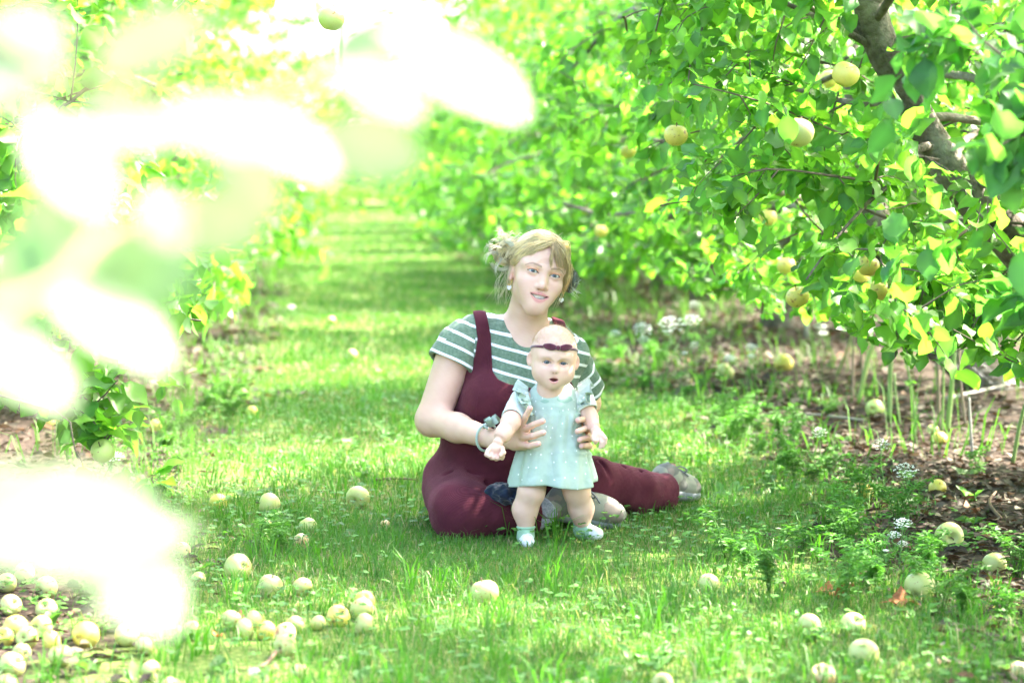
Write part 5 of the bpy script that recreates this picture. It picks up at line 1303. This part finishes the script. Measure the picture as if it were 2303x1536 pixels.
# buns: loops of hair wound loosely round their middle
def bun(c, R0, n, cols, squash=(1, .85, 1.0)):
    for i in range(n):
        ax = nz(rgh.normal(size=3) + np.array([1.2, 0, .2])); u_ = nz(np.cross(ax, rgh.normal(size=3))); v_ = np.cross(ax, u_)
        r0 = R0 * rgh.uniform(.45, 1.0); a0 = rgh.uniform(0, 6.28); a = a0 + np.linspace(0, rgh.uniform(2.2, 5.2), 14)
        p = c + (np.cos(a)[:, None] * u_ + np.sin(a)[:, None] * v_) * r0 * np.linspace(1, rgh.uniform(.75, 1.2), 14)[:, None] * np.array(squash) + ax * rgh.normal(0, R0 * .28)
        hp.append(p); hr.append(np.linspace(1.3, .5, 14)); hc.append(np.tile(np.array(cols[rgh.integers(0, len(cols))]) * rgh.uniform(.7, 1.2), (14, 1)))
def rope(c, ax, R0, a0, sweep, n, col, wob, sq=(1, 1, 1), grow=.25, r=(.95, .45)):
    ax = nz(np.asarray(ax, float)); u_ = nz(np.cross(ax, [.2, .9, .4])); v_ = np.cross(ax, u_); a = a0 + np.linspace(0, sweep, 7)
    p = c + (np.cos(a)[:, None] * u_ + np.sin(a)[:, None] * v_) * R0 * np.linspace(1, 1 + grow, 7)[:, None] * np.array(sq) + ax * np.linspace(-.2, .25, 7)[:, None] * R0
    lock(p, n, wob, wob * 1.5, wob * .6, r, col, (-70, -60), .22, 14)
PAL = [ASH, BLONDE, GREEN, (.72, .68, .50), (.46, .34, .17), ASH]
for i in range(26):
    rope(BL + rgh.normal(0, 7, 3), rgh.normal(0, .55, 3) + [.5, -1, .2], rgh.uniform(14, 34), rgh.uniform(0, 6.28), rgh.uniform(2.4, 4.6), 22, PAL[i % 6], 2.6)
for i in range(22):
    rope(BR + rgh.normal(0, 6, 3), rgh.normal(0, .6, 3) + [-.5, -1, .2], rgh.uniform(12, 31), rgh.uniform(0, 6.28), rgh.uniform(2.2, 4.4), 22, [(.16, .19, .15), (.24, .27, .21), (.13, .13, .09), (.30, .27, .16)][i % 4], 2.4)
# curled ends standing out of the buns
for i in range(15):
    a = rgh.uniform(1.4, 4.4); L = rgh.uniform(12, 30); d = np.array([math.cos(a), rgh.normal(0, .3), math.sin(a)]); t_ = np.array([-d[2], 0, d[0]]) * rgh.choice([-1, 1])
    lock([BL + d * 22, BL + d * (30 + L * .4) + t_ * 5, BL + d * (34 + L * .8) + t_ * 14, BL + d * (30 + L) + t_ * 26 + [0, 0, -8]], 6, 2.5, 5, 2, (.8, .2), (.60, .60, .48), (-70, -60))
for i in range(7):
    a = rgh.uniform(-1.0, .8); L = rgh.uniform(8, 26); d = np.array([math.cos(a), rgh.normal(0, .3), math.sin(a)]); t_ = np.array([-d[2], 0, d[0]])
    lock([BR + d * 20, BR + d * (26 + L * .5) + t_ * 4, BR + d * (26 + L) + t_ * 10], 6, 2, 4, 2, (.8, .2), (.48, .53, .45), (-70, -60))
for i in range(70):
    a = rgh.uniform(.3, 2.9); st = SC + SR * np.array([math.cos(a) * .95, rgh.uniform(-.6, .4), math.sin(a)]) * 1.05; d = nz(st - SC + rgh.normal(0, 22, 3))
    lock([st - d * 6, st + d * rgh.uniform(4, 9), st + d * rgh.uniform(5, 14) + rgh.normal(0, 12, 3)], 1, 1, 1, 1, (.32, .12), (.62, .56, .40), (2, 3))
for i in range(26):
    x = rgh.uniform(-96, -62); lock([BL + [10, 0, -25], (x, -30, -20), (x - 8 + rgh.normal(0, 8), -20, -58), (x - 4 + rgh.normal(0, 16), -16 + rgh.normal(0, 10), -96 - rgh.uniform(0, 22))], 1, 3, 4, 4, (.5, .18), (.56, .52, .36), (-60, -50))
lock([(-76, 6, 2), (-80, 10, -30), (-72, 14, -70), (-66, 10, -104)], 5, 2, 4, 3, (.6, .2), (.6, .54, .36), (-60, -50))
lock([(74, 22, -14), (78, 22, -46), (70, 24, -80)], 7, 2, 5, 3, (.6, .2), (.55, .5, .33), (-60, -50))
pp = np.array(hp) / 1000.0; rr = np.array(hr) / 1000.0; cc = np.array(hc)
v, q = tubes(pp, rr, 4)
mk('hair_locks', WH + v @ WM.T, q, None, M_HAIR, HAIR, attrs={'Col': np.repeat(cc.reshape(-1, 3), 4, 0)})
# ------------------------------------------------------------------ the baby
B0 = G(1250, 1210)
BAB = thing('person', tuple(B0), 'baby in a mint dotted dress and wine-red headband, held standing in front of the woman', 'person')
BH = P(1244.5, 811, 6.40); BM = frame(R(4), R(5), R(-2))
frame0 = lambda a: np.array([[math.cos(a), math.sin(a), 0], [-math.sin(a), math.cos(a), 0], [0, 0, 1.]]).T
s = SDF([-.085, -.095, -.125], [.085, .085, .110], .0014); m = .001
E = lambda c, r, k=.01, cut=False: s.ell(np.array(c) * m, np.array(r) * m, k, None, cut)
Cp = lambda a, b, ra, rb, k=.01, cut=False: s.cap(np.array(a) * m, np.array(b) * m, ra * m, rb * m, k, cut)
E((0, -10, 32), (59, 72, 62), 0); E((0, 8, 0), (53, 52, 56), .03); E((0, 16, -30), (47, 42, 38), .03)
for x in (-1, 1): E((x * 29, 29, -31), (22, 22, 22), .02)
E((0, 42, -60), (15, 13, 11), .018); E((0, 47, -42), (20, 12, 18), .018)
for x in (-1, 1): Cp((x * 8, 55, 15), (x * 34, 45, 15), 6, 6, .018)
for x in (-1, 1): E((x * 22, 63, -1), (14, 11, 9), .012, True)
Cp((0, 52, 2), (0, 62, -17), 4.5, 5.5, .012); E((0, 63, -18.5), (7.2, 6.5, 6), .006)
for x in (-1, 1): E((x * 7.5, 58, -20.5), (5, 6, 4.6), .005)
for x in (-1, 1): E((x * 4, 62, -24.8), (2.2, 3, 1.6), .002, True)
for x in (-1, 1): E((x * 22, 46.5, 0), (12.2, 10.6, 11), .005)
up = [(-14, 50, -42), (-6, 58, -36), (0, 59, -36.5), (6, 58, -36), (14, 50, -42)]; ur = [1.8, 2.8, 3.2, 2.8, 1.8]
for i in range(4): Cp(up[i], up[i + 1], ur[i], ur[i + 1], .003)
lw = [(-12.5, 51, -43.5), (-6, 57, -50.5), (0, 58, -51.5), (6, 57, -50.5), (12.5, 51, -43.5)]; lr = [1.8, 3.2, 3.8, 3.2, 1.8]
for i in range(4): Cp(lw[i], lw[i + 1], lr[i], lr[i + 1], .003)
sl, g = s.all(); g = g / m
for x in (-1, 1):
    dx = g[..., 0] - x * 22; dz = g[..., 2] - .2
    hu = 4.4 * (1 - np.clip(np.abs(dx) / 10.8, 0, 1) ** 2.2); hl = 3.6 * (1 - np.clip(np.abs(dx) / 10.8, 0, 1) ** 2)
    s._c(sl, (np.maximum(np.maximum(dz - hu, -dz - hl), np.maximum(np.abs(dx) - 10.4, 48 - g[..., 1])) * m * .8).astype(np.float32), .0012)
ax = np.abs(g[..., 0]); zt = -39.4 - 3.0 * (ax / 11) ** 2; zb = -49.0 + 5.2 * (ax / 11) ** 2
s._c(sl, (np.maximum(np.maximum(g[..., 2] - zt, zb - g[..., 2]), np.maximum(ax - 11.5, 42 - g[..., 1])) * m * .8).astype(np.float32), .0012)
for x in (-1, 1):
    s.ell(np.array((x * 61, 0, -1)) * m, np.array((5.5, 14, 20)) * m, .004, frame0(x * .7)); s.ell(np.array((x * 63.5, 5, 1)) * m, np.array((3.6, 9, 13)) * m, .002, frame0(x * .7), cut=True)
Cp((0, -2, -50), (0, -10, -95), 36, 37, .012)
V, Q = s.mesh(); L = V * 1000; x_, f_, z_ = L.T; ax = np.abs(x_); front = f_ > 25
SK = np.array([.71, .45, .355]); C = np.tile(SK, (len(L), 1))
for x in (-1, 1): C = blend(C, .30 * gs(np.hypot(x_ - x * 28, z_ + 30), 16) * front, (.72, .39, .36))
C = blend(C, .25 * gs(np.hypot(x_, z_ + 20), 9) * front, (.72, .40, .36))
C = blend(C, .35 * (ax > 58) * (z_ < 22), (.72, .38, .32))
C = blend(C, np.clip((z_ - 46 + .25 * (f_ - 40) * -1) / 26, 0, 1) * (.36 + .12 * fnoise(L, 3, .05, 3)), (.46, .31, .18))
for x in (-1, 1):
    dx = (x_ - x * 22) * x; dz = z_ - .2
    hu = 4.4 * (1 - np.clip(np.abs(dx) / 10.8, 0, 1) ** 2.2); hl = 3.6 * (1 - np.clip(np.abs(dx) / 10.8, 0, 1) ** 2)
    C = blend(C, (f_ > 38) * (np.abs(dx) < 12) * gs(dz - hu, 1.0) * .8, (.16, .09, .07))
    C = blend(C, (f_ > 38) * gs(np.maximum(np.abs(dx) - 6, 0), 5) * gs(dz + 5, 2) * .3, (.62, .33, .32)); C = blend(C, (f_ > 38) * gs(np.maximum(np.abs(dx) - 7, 0), 5) * gs(dz - 8, 2) * .3, (.62, .35, .33))
    C = blend(C, (f_ > 30) * gs(np.maximum(np.abs(dx - 1) - 9, 0), 4.5) * gs(z_ - (13.5 + 1.8 * (1 - (dx / 14) ** 2)), 2.2) * .24, (.52, .30, .23))
lipu = np.clip(1.5 - np.abs(z_ + 37.5 + 5 * (ax / 13) ** 2) / (3.4 * (1 - (ax / 15) ** 2) + .2), 0, 1) * (ax < 13.5); lipl = np.clip(1.5 - np.abs(z_ + 51.5 - 8 * (ax / 13) ** 2) / (4 * (1 - (ax / 15) ** 2) + .2), 0, 1) * (ax < 13.5)
C = blend(C, (f_ > 44) * np.maximum(lipu, lipl) * .8, (.66, .29, .27))
C = blend(C, 1. * ((f_ < 54.5) & (f_ > 38) & (ax < 11.6) & (z_ < -38) & (z_ > -49)), (.36, .09, .10))
C = blend(C, (f_ > 50) * gs(np.hypot(ax - 4, z_ + 25), 2.0) * .8, (.34, .12, .10))
bodyV = [BH + V @ BM.T]; bodyQ = [Q]; bodyC = [C]; bn = len(V)
# arms, hands, legs
bsh = [P(1172, 901, 6.42), P(1311, 898, 6.43)]
def crease(s, a, b_, t, r):
    c = a + (b_ - a) * t; d = nz(b_ - a); u_ = nz(np.cross(d, [.3, 1, .2])); v_ = np.cross(d, u_); th = np.linspace(0, 2 * np.pi, 17)
    for i in range(16): s.cap(c + (u_ * math.cos(th[i]) + v_ * math.sin(th[i])) * r, c + (u_ * math.cos(th[i + 1]) + v_ * math.sin(th[i + 1])) * r, .0008, .0008, .009, cut=True)
e, w, h = P(1149, 948, 6.335), P(1122, 992, 6.30), P(1114, 1010, 6.295)
s = SDF(h - [.045, .05, .05], bsh[0] + [.03, .06, .03], .0016)
s.cap(bsh[0], e, .023, .0225, 0); s.cap(e, e * .4 + w * .6, .0222, .0205, .02); s.cap(e * .4 + w * .6, w, .0205, .0155, .015); crease(s, e, w, .98, .0175)
s.ell(h, (.020, .017, .017), .006)
for i, (a, b_, c_) in enumerate((((1098, 1012), (1094, 1022), (1101, 1026)), ((1106, 1020), (1105, 1029), (1112, 1030)), ((1116, 1024), (1116, 1032), (1122, 1030)), ((1126, 1020), (1129, 1030), (1131, 1026)))):
    fingers(s, [[P(*a, 6.285), P(*b_, 6.278), P(*c_, 6.272)]], .0062, .0056, .003)
s.chain([P(1130, 1008, 6.28), P(1132, 1018, 6.268), P(1126, 1024, 6.264)], [.0066, .006, .0054], .004); add_body(s, SK)
e, w, h = P(1327, 940, 6.40), P(1339, 968, 6.36), P(1346, 980, 6.345)
s = SDF(np.minimum(bsh[1], h) - [.04, .06, .07], np.maximum(bsh[1], h) + [.05, .07, .03], .0016)
s.cap(bsh[1], e, .0225, .0205, 0); s.cap(e, w, .0205, .0150, .012); crease(s, e, w, .9, .0165); s.ell(h, (.016, .014, .016), .006)
for a in (((1342, 984), (1341, 992), (1339, 996)), ((1349, 986), (1353, 996), (1350, 1006)), ((1354, 984), (1359, 994), (1356, 1004)), ((1356, 979), (1362, 987), (1361, 996))):
    fingers(s, [[P(*a[0], 6.338), P(*a[1], 6.325), P(*a[2], 6.325)]], .0060, .0048, .003)
s.chain([P(1336, 976, 6.34), P(1334, 985, 6.325), P(1337, 991, 6.318)], [.0066, .0058, .005], .004); add_body(s, SK)
for hip, kn, cf, an in ((P(1204, 1062, 6.42), P(1195, 1106, 6.385), P(1181, 1145, 6.40), P(1183, 1196, 6.405)), (P(1286, 1062, 6.45), P(1297, 1104, 6.425), P(1307, 1143, 6.45), P(1311, 1188, 6.475))):
    s = SDF(np.minimum(np.minimum(hip, kn), an) - .06, np.maximum(np.maximum(hip, kn), an) + .06, .0022)
    s.cap(hip, kn, .037, .0335, 0); s.cap(kn, cf, .033, .0318, .02); s.cap(cf, an, .031, .0195, .02); crease(s, cf, an, .82, .0245)
    s.ell(kn + [0, -.016, 0], (.022, .02, .019), .008)
    add_body(s, SK)
s = SDF(P(1150, 1070, 6.4) - [0, .12, 0], P(1340, 860, 6.4) + [0, .14, .0], .004); s.ell(P(1245, 950, 6.43), (.060, .052, .08), 0); s.ell(P(1245, 1040, 6.44), (.066, .058, .06), .03); s.cap(bsh[0], bsh[1], .021, .021, .02); add_body(s, SK)
bV = np.concatenate(bodyV); mott = 1 + .06 * fnoise(bV, 92, 30, 3)[:, None] * np.array([.5, 1, 1.1])
mk('body', bV, np.concatenate(bodyQ), None, M_SKIN, BAB, attrs={'Col': np.concatenate(bodyC) * mott})
for x in (-1, 1): eyeball(BH, BM, np.array([x * 22, 46.2, 0]) / 1000, .0096, (.075, .105, .135), (-.05 + .02 * x, 1, .04), BAB, ir=.66)
# fine down on the crown
_k = np.where((z_ > 44) | ((f_ < 10) & (z_ > 10) & (ax < 55)))[0]; _r = np.random.default_rng(3); _k = _r.choice(_k, 2600); _p = L[_k]; _o = nz(_p - np.array([0, -10, 20.])); _t = nz(np.cross(_o, [1., .2, 0])) * _r.choice([-1, 1], (2600, 1)) + _r.normal(0, .5, (2600, 3)); _ln = _r.uniform(4, 9, (2600, 1))
_path = np.stack([_p - _o * .5, _p + _o * .9 + _t * _ln * .4, _p + _o * 1.5 + _t * _ln], 1) / 1000
v, q = tubes(BH + _path @ BM.T, np.tile([.00018, .00016, .00006], (2600, 1)), 3); mk('hair', v, q, None, M_HAIR, BAB, attrs={'Col': np.tile([.55, .38, .2], (len(v), 1))})
# headband with a velvet bow
M_VELVET = cloth_mat('wine velvet', (.10, .016, .036), .35, 90, 900, .7, .6)
th = np.linspace(0, 2 * np.pi, 65); hbp = np.stack([60.5 * np.sin(th), -9 + 72.5 * np.cos(th), 27 + 17 * np.cos(th) - 2 * np.cos(2 * th)], 1)
q_ = (hbp - [0, -10, 32]) / [59, 72, 62]; 
_hl = L[(L[:, 2] > -25) & ~((np.abs(L[:, 0]) > 57) & (L[:, 2] < 21))]
for i in range(len(hbp)):
    d_ = np.array([math.sin(th[i]), math.cos(th[i])]); zi = hbp[i, 2]; ctr = np.array([0, -9.]); near = _hl[np.abs(_hl[:, 2] - zi) < 2.5]; rel = near[:, :2] - ctr
    al = rel @ d_; ok = np.abs(rel @ np.array([d_[1], -d_[0]])) < 5
    rmax = np.max(al[ok]) if ok.any() else 60.
    hbp[i, :2] = ctr + d_ * (rmax + .9)
for i in range(0):
    p = hbp[i].copy(); sc_ = 1 / math.sqrt(max(1e-6, (p[0] / 59) ** 2 + ((p[1] + 10) / 72) ** 2 + ((p[2] - 32) / 62) ** 2)); 
    hbp[i, 0] = p[0] * sc_ * 1.015; hbp[i, 1] = -10 + (p[1] + 10) * sc_ * 1.015
hbm = MB(); tgv = nz(np.gradient(hbp, axis=0)); nrm_ = nz(hbp - [0, -10, 20]); upv = nz(np.cross(nrm_, tgv)); rows = []
for a, b_ in ((-3.6, -.3), (-2.4, 1.5), (0, 2.1), (2.4, 1.5), (3.6, -.3)): rows.append(hbp + upv * a + nrm_ * b_)
Vb = np.concatenate(rows) / 1000; nn = len(hbp); qb = [[r * nn + i, r * nn + i + 1, (r + 1) * nn + i + 1, (r + 1) * nn + i] for r in range(4) for i in range(nn - 1)]
HB = mk('headband', BH + Vb @ BM.T, qb, None, M_VELVET, BAB)
bwm = MB(); bc = np.array([3., 63, 42.5])
bc[1] = hbp[0, 1] + 3
for k in (-1, 1):
    nU, nT = 22, 12; uu = np.linspace(0, 1, nU)
    for i_ in range(1):
        V_ = []
        for a in uu:
            cx = bc + np.array([k * (5 + 34 * a), -13 * a * a - 0, (1.0 if k < 0 else 2.5) * a * 2 - 1 * a]); wd_ = (3.2 + 7.0 * math.sin(math.pi * min(1, a * .9 + .08)) ** .8) * (1 if a < .96 else .5); dp = 2 + 3.2 * math.sin(math.pi * min(1, a))
            for b_ in np.arange(nT) * 2 * np.pi / nT:
                dent = 1 - .55 * math.exp(-((b_ - np.pi / 2) / .6) ** 2) * math.sin(math.pi * a)
                V_.append(cx + np.array([0, dp * math.sin(b_) * dent, wd_ * math.cos(b_) * .95]))
        V_ = np.array(V_); ii = np.arange(nU * nT).reshape(nU, nT); qq = np.stack([ii[:-1], ii[1:], np.roll(ii, -1, 1)[1:], np.roll(ii, -1, 1)[:-1]], -1).reshape(-1, 4)
        bwm.add(BH + (V_ / 1000) @ BM.T, qq)
kv, kq = ell_mesh(bc + [0, 2.5, 0], (7, 4.5, 7)); bwm.add(BH + (kv / 1000) @ BM.T, kq); bwm.build('bow', M_VELVET, HB)
# undershirt sleeves
M_UNDER = cloth_mat('white undershirt', (.66, .70, .66), .06, 60, 700, .85, .1, .3)
for (a, b_, r0, r1) in ((bsh[0], P(1152, 940, 6.345), .0305, .0295), (bsh[1], P(1322, 924, 6.41), .030, .028)):
    s = SDF(np.minimum(a, b_) - .06, np.maximum(a, b_) + .06, .002); s.cap(a, b_ + (b_ - a) * .5, r0, r1, 0); sl, g = s.all(); s.d += wrinkle(g, 5, 22, .0012); d_ = nz(b_ - a)
    s._c(sl, -((g - b_) @ d_.astype(np.float32)), .0); s.cap(a + (b_ - a) * .5, b_ + (b_ - a), r1 - .0045, r1 - .003, 0, cut=True); V, Q = s.mesh(); mk('undershirt_sleeve', V, Q, None, M_UNDER, BAB)
# dress
def dress_mat():
    m, n, l, b = newmat('mint dotted jersey'); a = attr(n, 'UVd'); v = n.new('ShaderNodeTexVoronoi'); v.voronoi_dimensions = '2D'; v.inputs['Scale'].default_value = 29; v.inputs['Randomness'].default_value = .55; l.new(a.outputs['Vector'], v.inputs['Vector'])
    dot = math_(n, l, 'LESS_THAN', v.outputs['Distance'], .062)
    t = noise(n, l, 50, 4); c = ramp(n, l, t.outputs[0], [(.3, (.37, .46, .395)), (.7, (.43, .525, .455))]); st = attr(n, 'stain'); sn = noise(n, l, 30, 2)
    c = mixc(n, l, math_(n, l, 'MULTIPLY', math_(n, l, 'GREATER_THAN', math_(n, l, 'ADD', st.outputs['Fac'], math_(n, l, 'MULTIPLY', math_(n, l, 'SUBTRACT', sn.outputs[0], .5), .9)), .55), .55), c, (.17, .32, .25))
    l.new(mixc(n, l, dot, c, (.8, .82, .8)), b.inputs['Base Color']); setb(b, rough=.85, spec=.12); b.inputs['Sheen Weight'].default_value = .15
    w = noise(n, l, 26, 3); w2 = n.new('ShaderNodeTexNoise'); w2.inputs['Scale'].default_value = 1; mp = n.new('ShaderNodeMapping'); mp.inputs['Scale'].default_value = (30, 30, 110); tc = n.new('ShaderNodeTexCoord'); l.new(tc.outputs['Object'], mp.inputs[0]); l.new(mp.outputs[0], w2.inputs[0]); w2.inputs['Detail'].default_value = 3
    b1 = bump(n, l, b, w.outputs[0], .28, .010); b2 = n.new('ShaderNodeBump'); b2.inputs['Strength'].default_value = .25; b2.inputs['Distance'].default_value = .004; l.new(w2.outputs[0], b2.inputs['Height']); l.new(b2.outputs[0], b1.inputs['Normal']); return m
M_DRESS = dress_mat()
YB = 6.43; zc = lambda py, Y=6.43: P(1245, py, Y)[2]; xc = lambda px: P(px, 900, YB)[0]
rowsd = [(866, 1244, .037, .037, 0), (871, 1244, .046, .042, 0), (880, 1243, .060, .049, 0), (893, 1243, .069, .056, 0), (910, 1244, .070, .061, 0), (924, 1245, .071, .064, .0), (927, 1245, .0735, .0665, .0), (945, 1245, .075, .069, .001), (970, 1244, .079, .073, .0022), (1000, 1243, .088, .080, .0042), (1030, 1243, .100, .089, .006), (1060, 1242, .111, .097, .008), (1080, 1242, .116, .101, .0105), (1087, 1242, .1165, .1015, .0105)]
ra = np.array(rowsd, float); npx = 56; pyq = np.linspace(866, 1087, npx); ip = lambda c: np.interp(pyq, ra[:, 0], ra[:, c]); nth = 180; tt = np.arange(nth) * 2 * np.pi / nth
V = []; UV = []; ST = []
rgd = np.random.default_rng(4); ph = rgd.uniform(0, 6.28, 6)
for i in range(npx):
    py = pyq[i]; a, b_, fo, cx = ip(2)[i], ip(3)[i], ip(4)[i], xc(ip(1)[i]); z = zc(py)
    wv = fo * (np.sin(8 * tt + ph[0]) * .6 + np.sin(13 * tt + ph[1] + py * .01) * .4 + np.sin(5 * tt + ph[2]) * .5) + .0016 * (py > 930) * np.sin(23 * tt + ph[3] + py * .05) * np.exp(-(py - 930) / 60)
    xx = cx + (a + wv) * np.cos(tt); yy = YB + (b_ + wv) * np.sin(tt); front = -np.sin(tt)
    zz = z + np.where(py < 893, .010 * np.abs(np.cos(tt)) ** 2 * (893 - py) / 27 - .012 * np.clip(front, 0, 1) * (893 - py) / 27, 0) + .006 * np.sin(3 * tt + 1) * (py - 900) / 180 * (py > 900)
    # creases where the hands press in
    p = np.stack([xx, yy, zz], 1)
    p += (wrinkle(p, 71, 10, .0030) * np.clip((py - 890) / 60, .15, 1))[:, None] * np.stack([np.cos(tt), np.sin(tt), 0 * tt], 1)
    fd = np.full(len(p), 1.)
    for ch in fr + fl_:
        for q0, q1 in zip(ch[:-1], ch[1:]): fd = np.minimum(fd, seg_d(p, q0, q1))
    p += (-.005 * np.exp(-(fd / .010) ** 2) + .0055 * np.exp(-((fd - .021) / .006) ** 2))[:, None] * np.stack([np.cos(tt), np.sin(tt), 0 * tt], 1)
    V.append(p); UV.append(np.stack([tt * .105 + 2, zz, 0 * tt], 1)); ST.append(np.exp(-(((xx - xc(1268)) / .022) ** 2 + ((zz - zc(893)) / .014) ** 2)) * (front > 0) + .8 * np.exp(-(((xx - xc(1225)) / .018) ** 2 + ((zz - zc(898)) / .007) ** 2)) * (front > 0) + .9 * np.exp(-(((xx - xc(1257)) / .004) ** 2 + ((zz - zc(920)) / .008) ** 2)) * (front > 0))
# inner side of the hem, so that the cloth has thickness and shows none of the void
for k, (dz, sc_) in enumerate(((0, .985), (.03, .95), (.09, .80))):
    p = V[npx - 1].copy(); c0 = p.mean(0); p = c0 + (p - c0) * [sc_, sc_, 1] + [0, 0, dz]; V.append(p); UV.append(UV[npx - 1] + [0, dz, 0]); ST.append(np.zeros(nth))
V = np.concatenate(V); nr = npx + 3; ii = np.arange(nr * nth).reshape(nr, nth); qd = np.stack([ii[:-1], ii[1:], np.roll(ii, -1, 1)[1:], np.roll(ii, -1, 1)[:-1]], -1).reshape(-1, 4)
DR = mk('dress', V, qd, None, M_DRESS, BAB, attrs={'UVd': np.concatenate(UV), 'stain': np.concatenate(ST)})
# neck binding
nbp = np.stack([xc(1244) + .038 * np.cos(tt), YB + .039 * np.sin(tt), zc(866) + .010 * np.cos(tt) ** 2 - .012 * np.clip(-np.sin(tt), 0, 1)], 1); nbp = np.vstack([nbp, nbp[:1]])
v, q = tubes(nbp[None], np.full((1, len(nbp)), .0045), 8); mk('neckline', v, q, None, M_MINT, DR)
# ruffles over the shoulders: wavy double-sided frills following the armholes
def ruffle(pts, out, w, waves, seed):
    n_ = 90; c = resample(np.array(pts), n_); t = np.linspace(0, 1, n_); o = resample(np.array(out), n_); o = nz(o); tg = nz(np.gradient(c, axis=0)); up = nz(np.cross(tg, o))
    r_ = np.random.default_rng(seed); rows = []
    ww = RW * w * (np.sin(np.pi * np.clip(t, 0.03, .97)) ** .7)
    for j, f in enumerate(np.linspace(0, 1, 7)):
        wob = np.sin(t * waves * 6.28 + .6 * np.sin(t * 9 + seed)) * .0085 * f ** 1.1 + np.sin(t * waves * 2.3 * 6.28 + 1) * .0025 * f
        rows.append(c + o * (ww * f)[:, None] + up * wob[:, None] + tg * (np.cos(t * waves * 6.28) * .004 * f)[:, None])
    V = []
    for off in (0, .0016): V += [r0 + up * off for r0 in rows]
    V = np.concatenate(V); q = []
    for j in range(13):
        if j == 6: q += [[6 * n_ + i, 7 * n_ + i + 6 * n_, 7 * n_ + i + 1 + 6 * n_, 6 * n_ + i + 1] for i in range(n_ - 1)]; continue
        q += [[j * n_ + i, j * n_ + i + 1, (j + 1) * n_ + i + 1, (j + 1) * n_ + i] for i in range(n_ - 1)]
    uv = np.stack([np.tile(t * .22, 14), np.repeat(np.linspace(0, .03, 14), n_), np.zeros(14 * n_)], 1)
    mk('ruffle', V, q, None, M_DRESS, DR, attrs={'UVd': uv, 'stain': np.zeros(len(V))})
RW = 1.2
ruffle([P(1200, 937, 6.352), P(1191, 915, 6.355), P(1186, 895, 6.37), P(1186, 878, 6.40), P(1188, 872, 6.45), P(1190, 900, 6.485)], [(-.35, -1, -.2), (-.5, -1, .1), (-.6, -.8, .3), (-1, -.2, .45), (-.9, .4, .4), (-.6, .7, .2)], .034, 5.5, 1)
ruffle([P(1196, 912, 6.358), P(1190, 895, 6.365), P(1186, 880, 6.40), P(1188, 876, 6.45)], [(-.6, -.9, -.4), (-.7, -.7, -.1), (-.9, -.2, .2), (-.8, .3, .3)], .030, 4.0, 5)
ruffle([P(1295, 932, 6.36), P(1302, 912, 6.365), P(1303, 893, 6.38), P(1300, 875, 6.41), P(1296, 868, 6.45), P(1296, 895, 6.49)], [(.35, -1, -.2), (.5, -.9, .1), (.6, -.7, .4), (1, -.1, .45), (.9, .4, .4), (.6, .7, .2)], .036, 5.5, 2)
ruffle([P(1297, 910, 6.366), P(1302, 893, 6.375), P(1302, 878, 6.41), P(1298, 872, 6.45)], [(.6, -.8, -.4), (.7, -.6, -.1), (.9, -.1, .2), (.8, .3, .3)], .030, 4.0, 7)
# socks with white toes
M_SOCK = cloth_mat('green sock', (.30, .48, .33), .12, 90, 500, .9, .2); M_TOE = cloth_mat('white knit', (.74, .74, .72), .06, 90, 600, .9, .2)
for an, heel, toe in ((P(1183, 1190, 6.405), P(1182, 1208, 6.41), P(1187, 1221, 6.345)), (P(1310, 1184, 6.475), P(1309, 1192, 6.48), P(1342, 1200, 6.44))):
    s = SDF(np.minimum(np.minimum(an, heel), toe) - .045, np.maximum(np.maximum(an, heel), toe) + .045, .002)
    s.cap(an, heel, .0225, .021, 0); s.cap(heel, toe * .7 + heel * .3, .021, .0195, .012); V, Q = s.mesh(); so2 = mk('sock', V, Q, None, M_SOCK, BAB)
    cu = MB(); th = np.linspace(0, 2 * np.pi, 25); cu.add(*tubes((an + np.stack([.0218 * np.cos(th), .0218 * np.sin(th), .006 + 0 * th], 1))[None], np.full((1, 25), .004), 8)); cu.build('cuff', M_SOCK, so2)
    s = SDF(np.minimum(heel, toe) - .05, np.maximum(heel, toe) + .05, .002); s.cap(heel * .42 + toe * .58, toe, .0199, .0178, 0); sl, g = s.all(); s.d += wrinkle(g, 2, 40, .0012); V, Q = s.mesh(); mk('toe', V, Q, None, M_TOE, so2)
# ------------------------------------------------------------------ dark cloth lying in the woman's lap
M_NAVY = cloth_mat('navy cloth', (.010, .018, .038), .4, 40, 600, .8, .3)
c = P(1132, 1106, 6.50); s = SDF(c - .09, c + .09, .0025); s.ell(c, (.042, .05, .024), 0); s.ell(c + [.03, -.01, -.012], (.035, .04, .022), .02); s.ell(c + [-.025, .01, -.008], (.02, .03, .018), .02)
sl, g = s.all(); s.d += wrinkle(g, 12, 18, .006) + wrinkle(g, 13, 45, .002); V, Q = s.mesh(); tag(mk('cloth', V, Q, None, M_NAVY, origin=tuple(c)), 'crumpled dark navy cloth tucked in the woman\'s lap beside the baby', 'cloth')
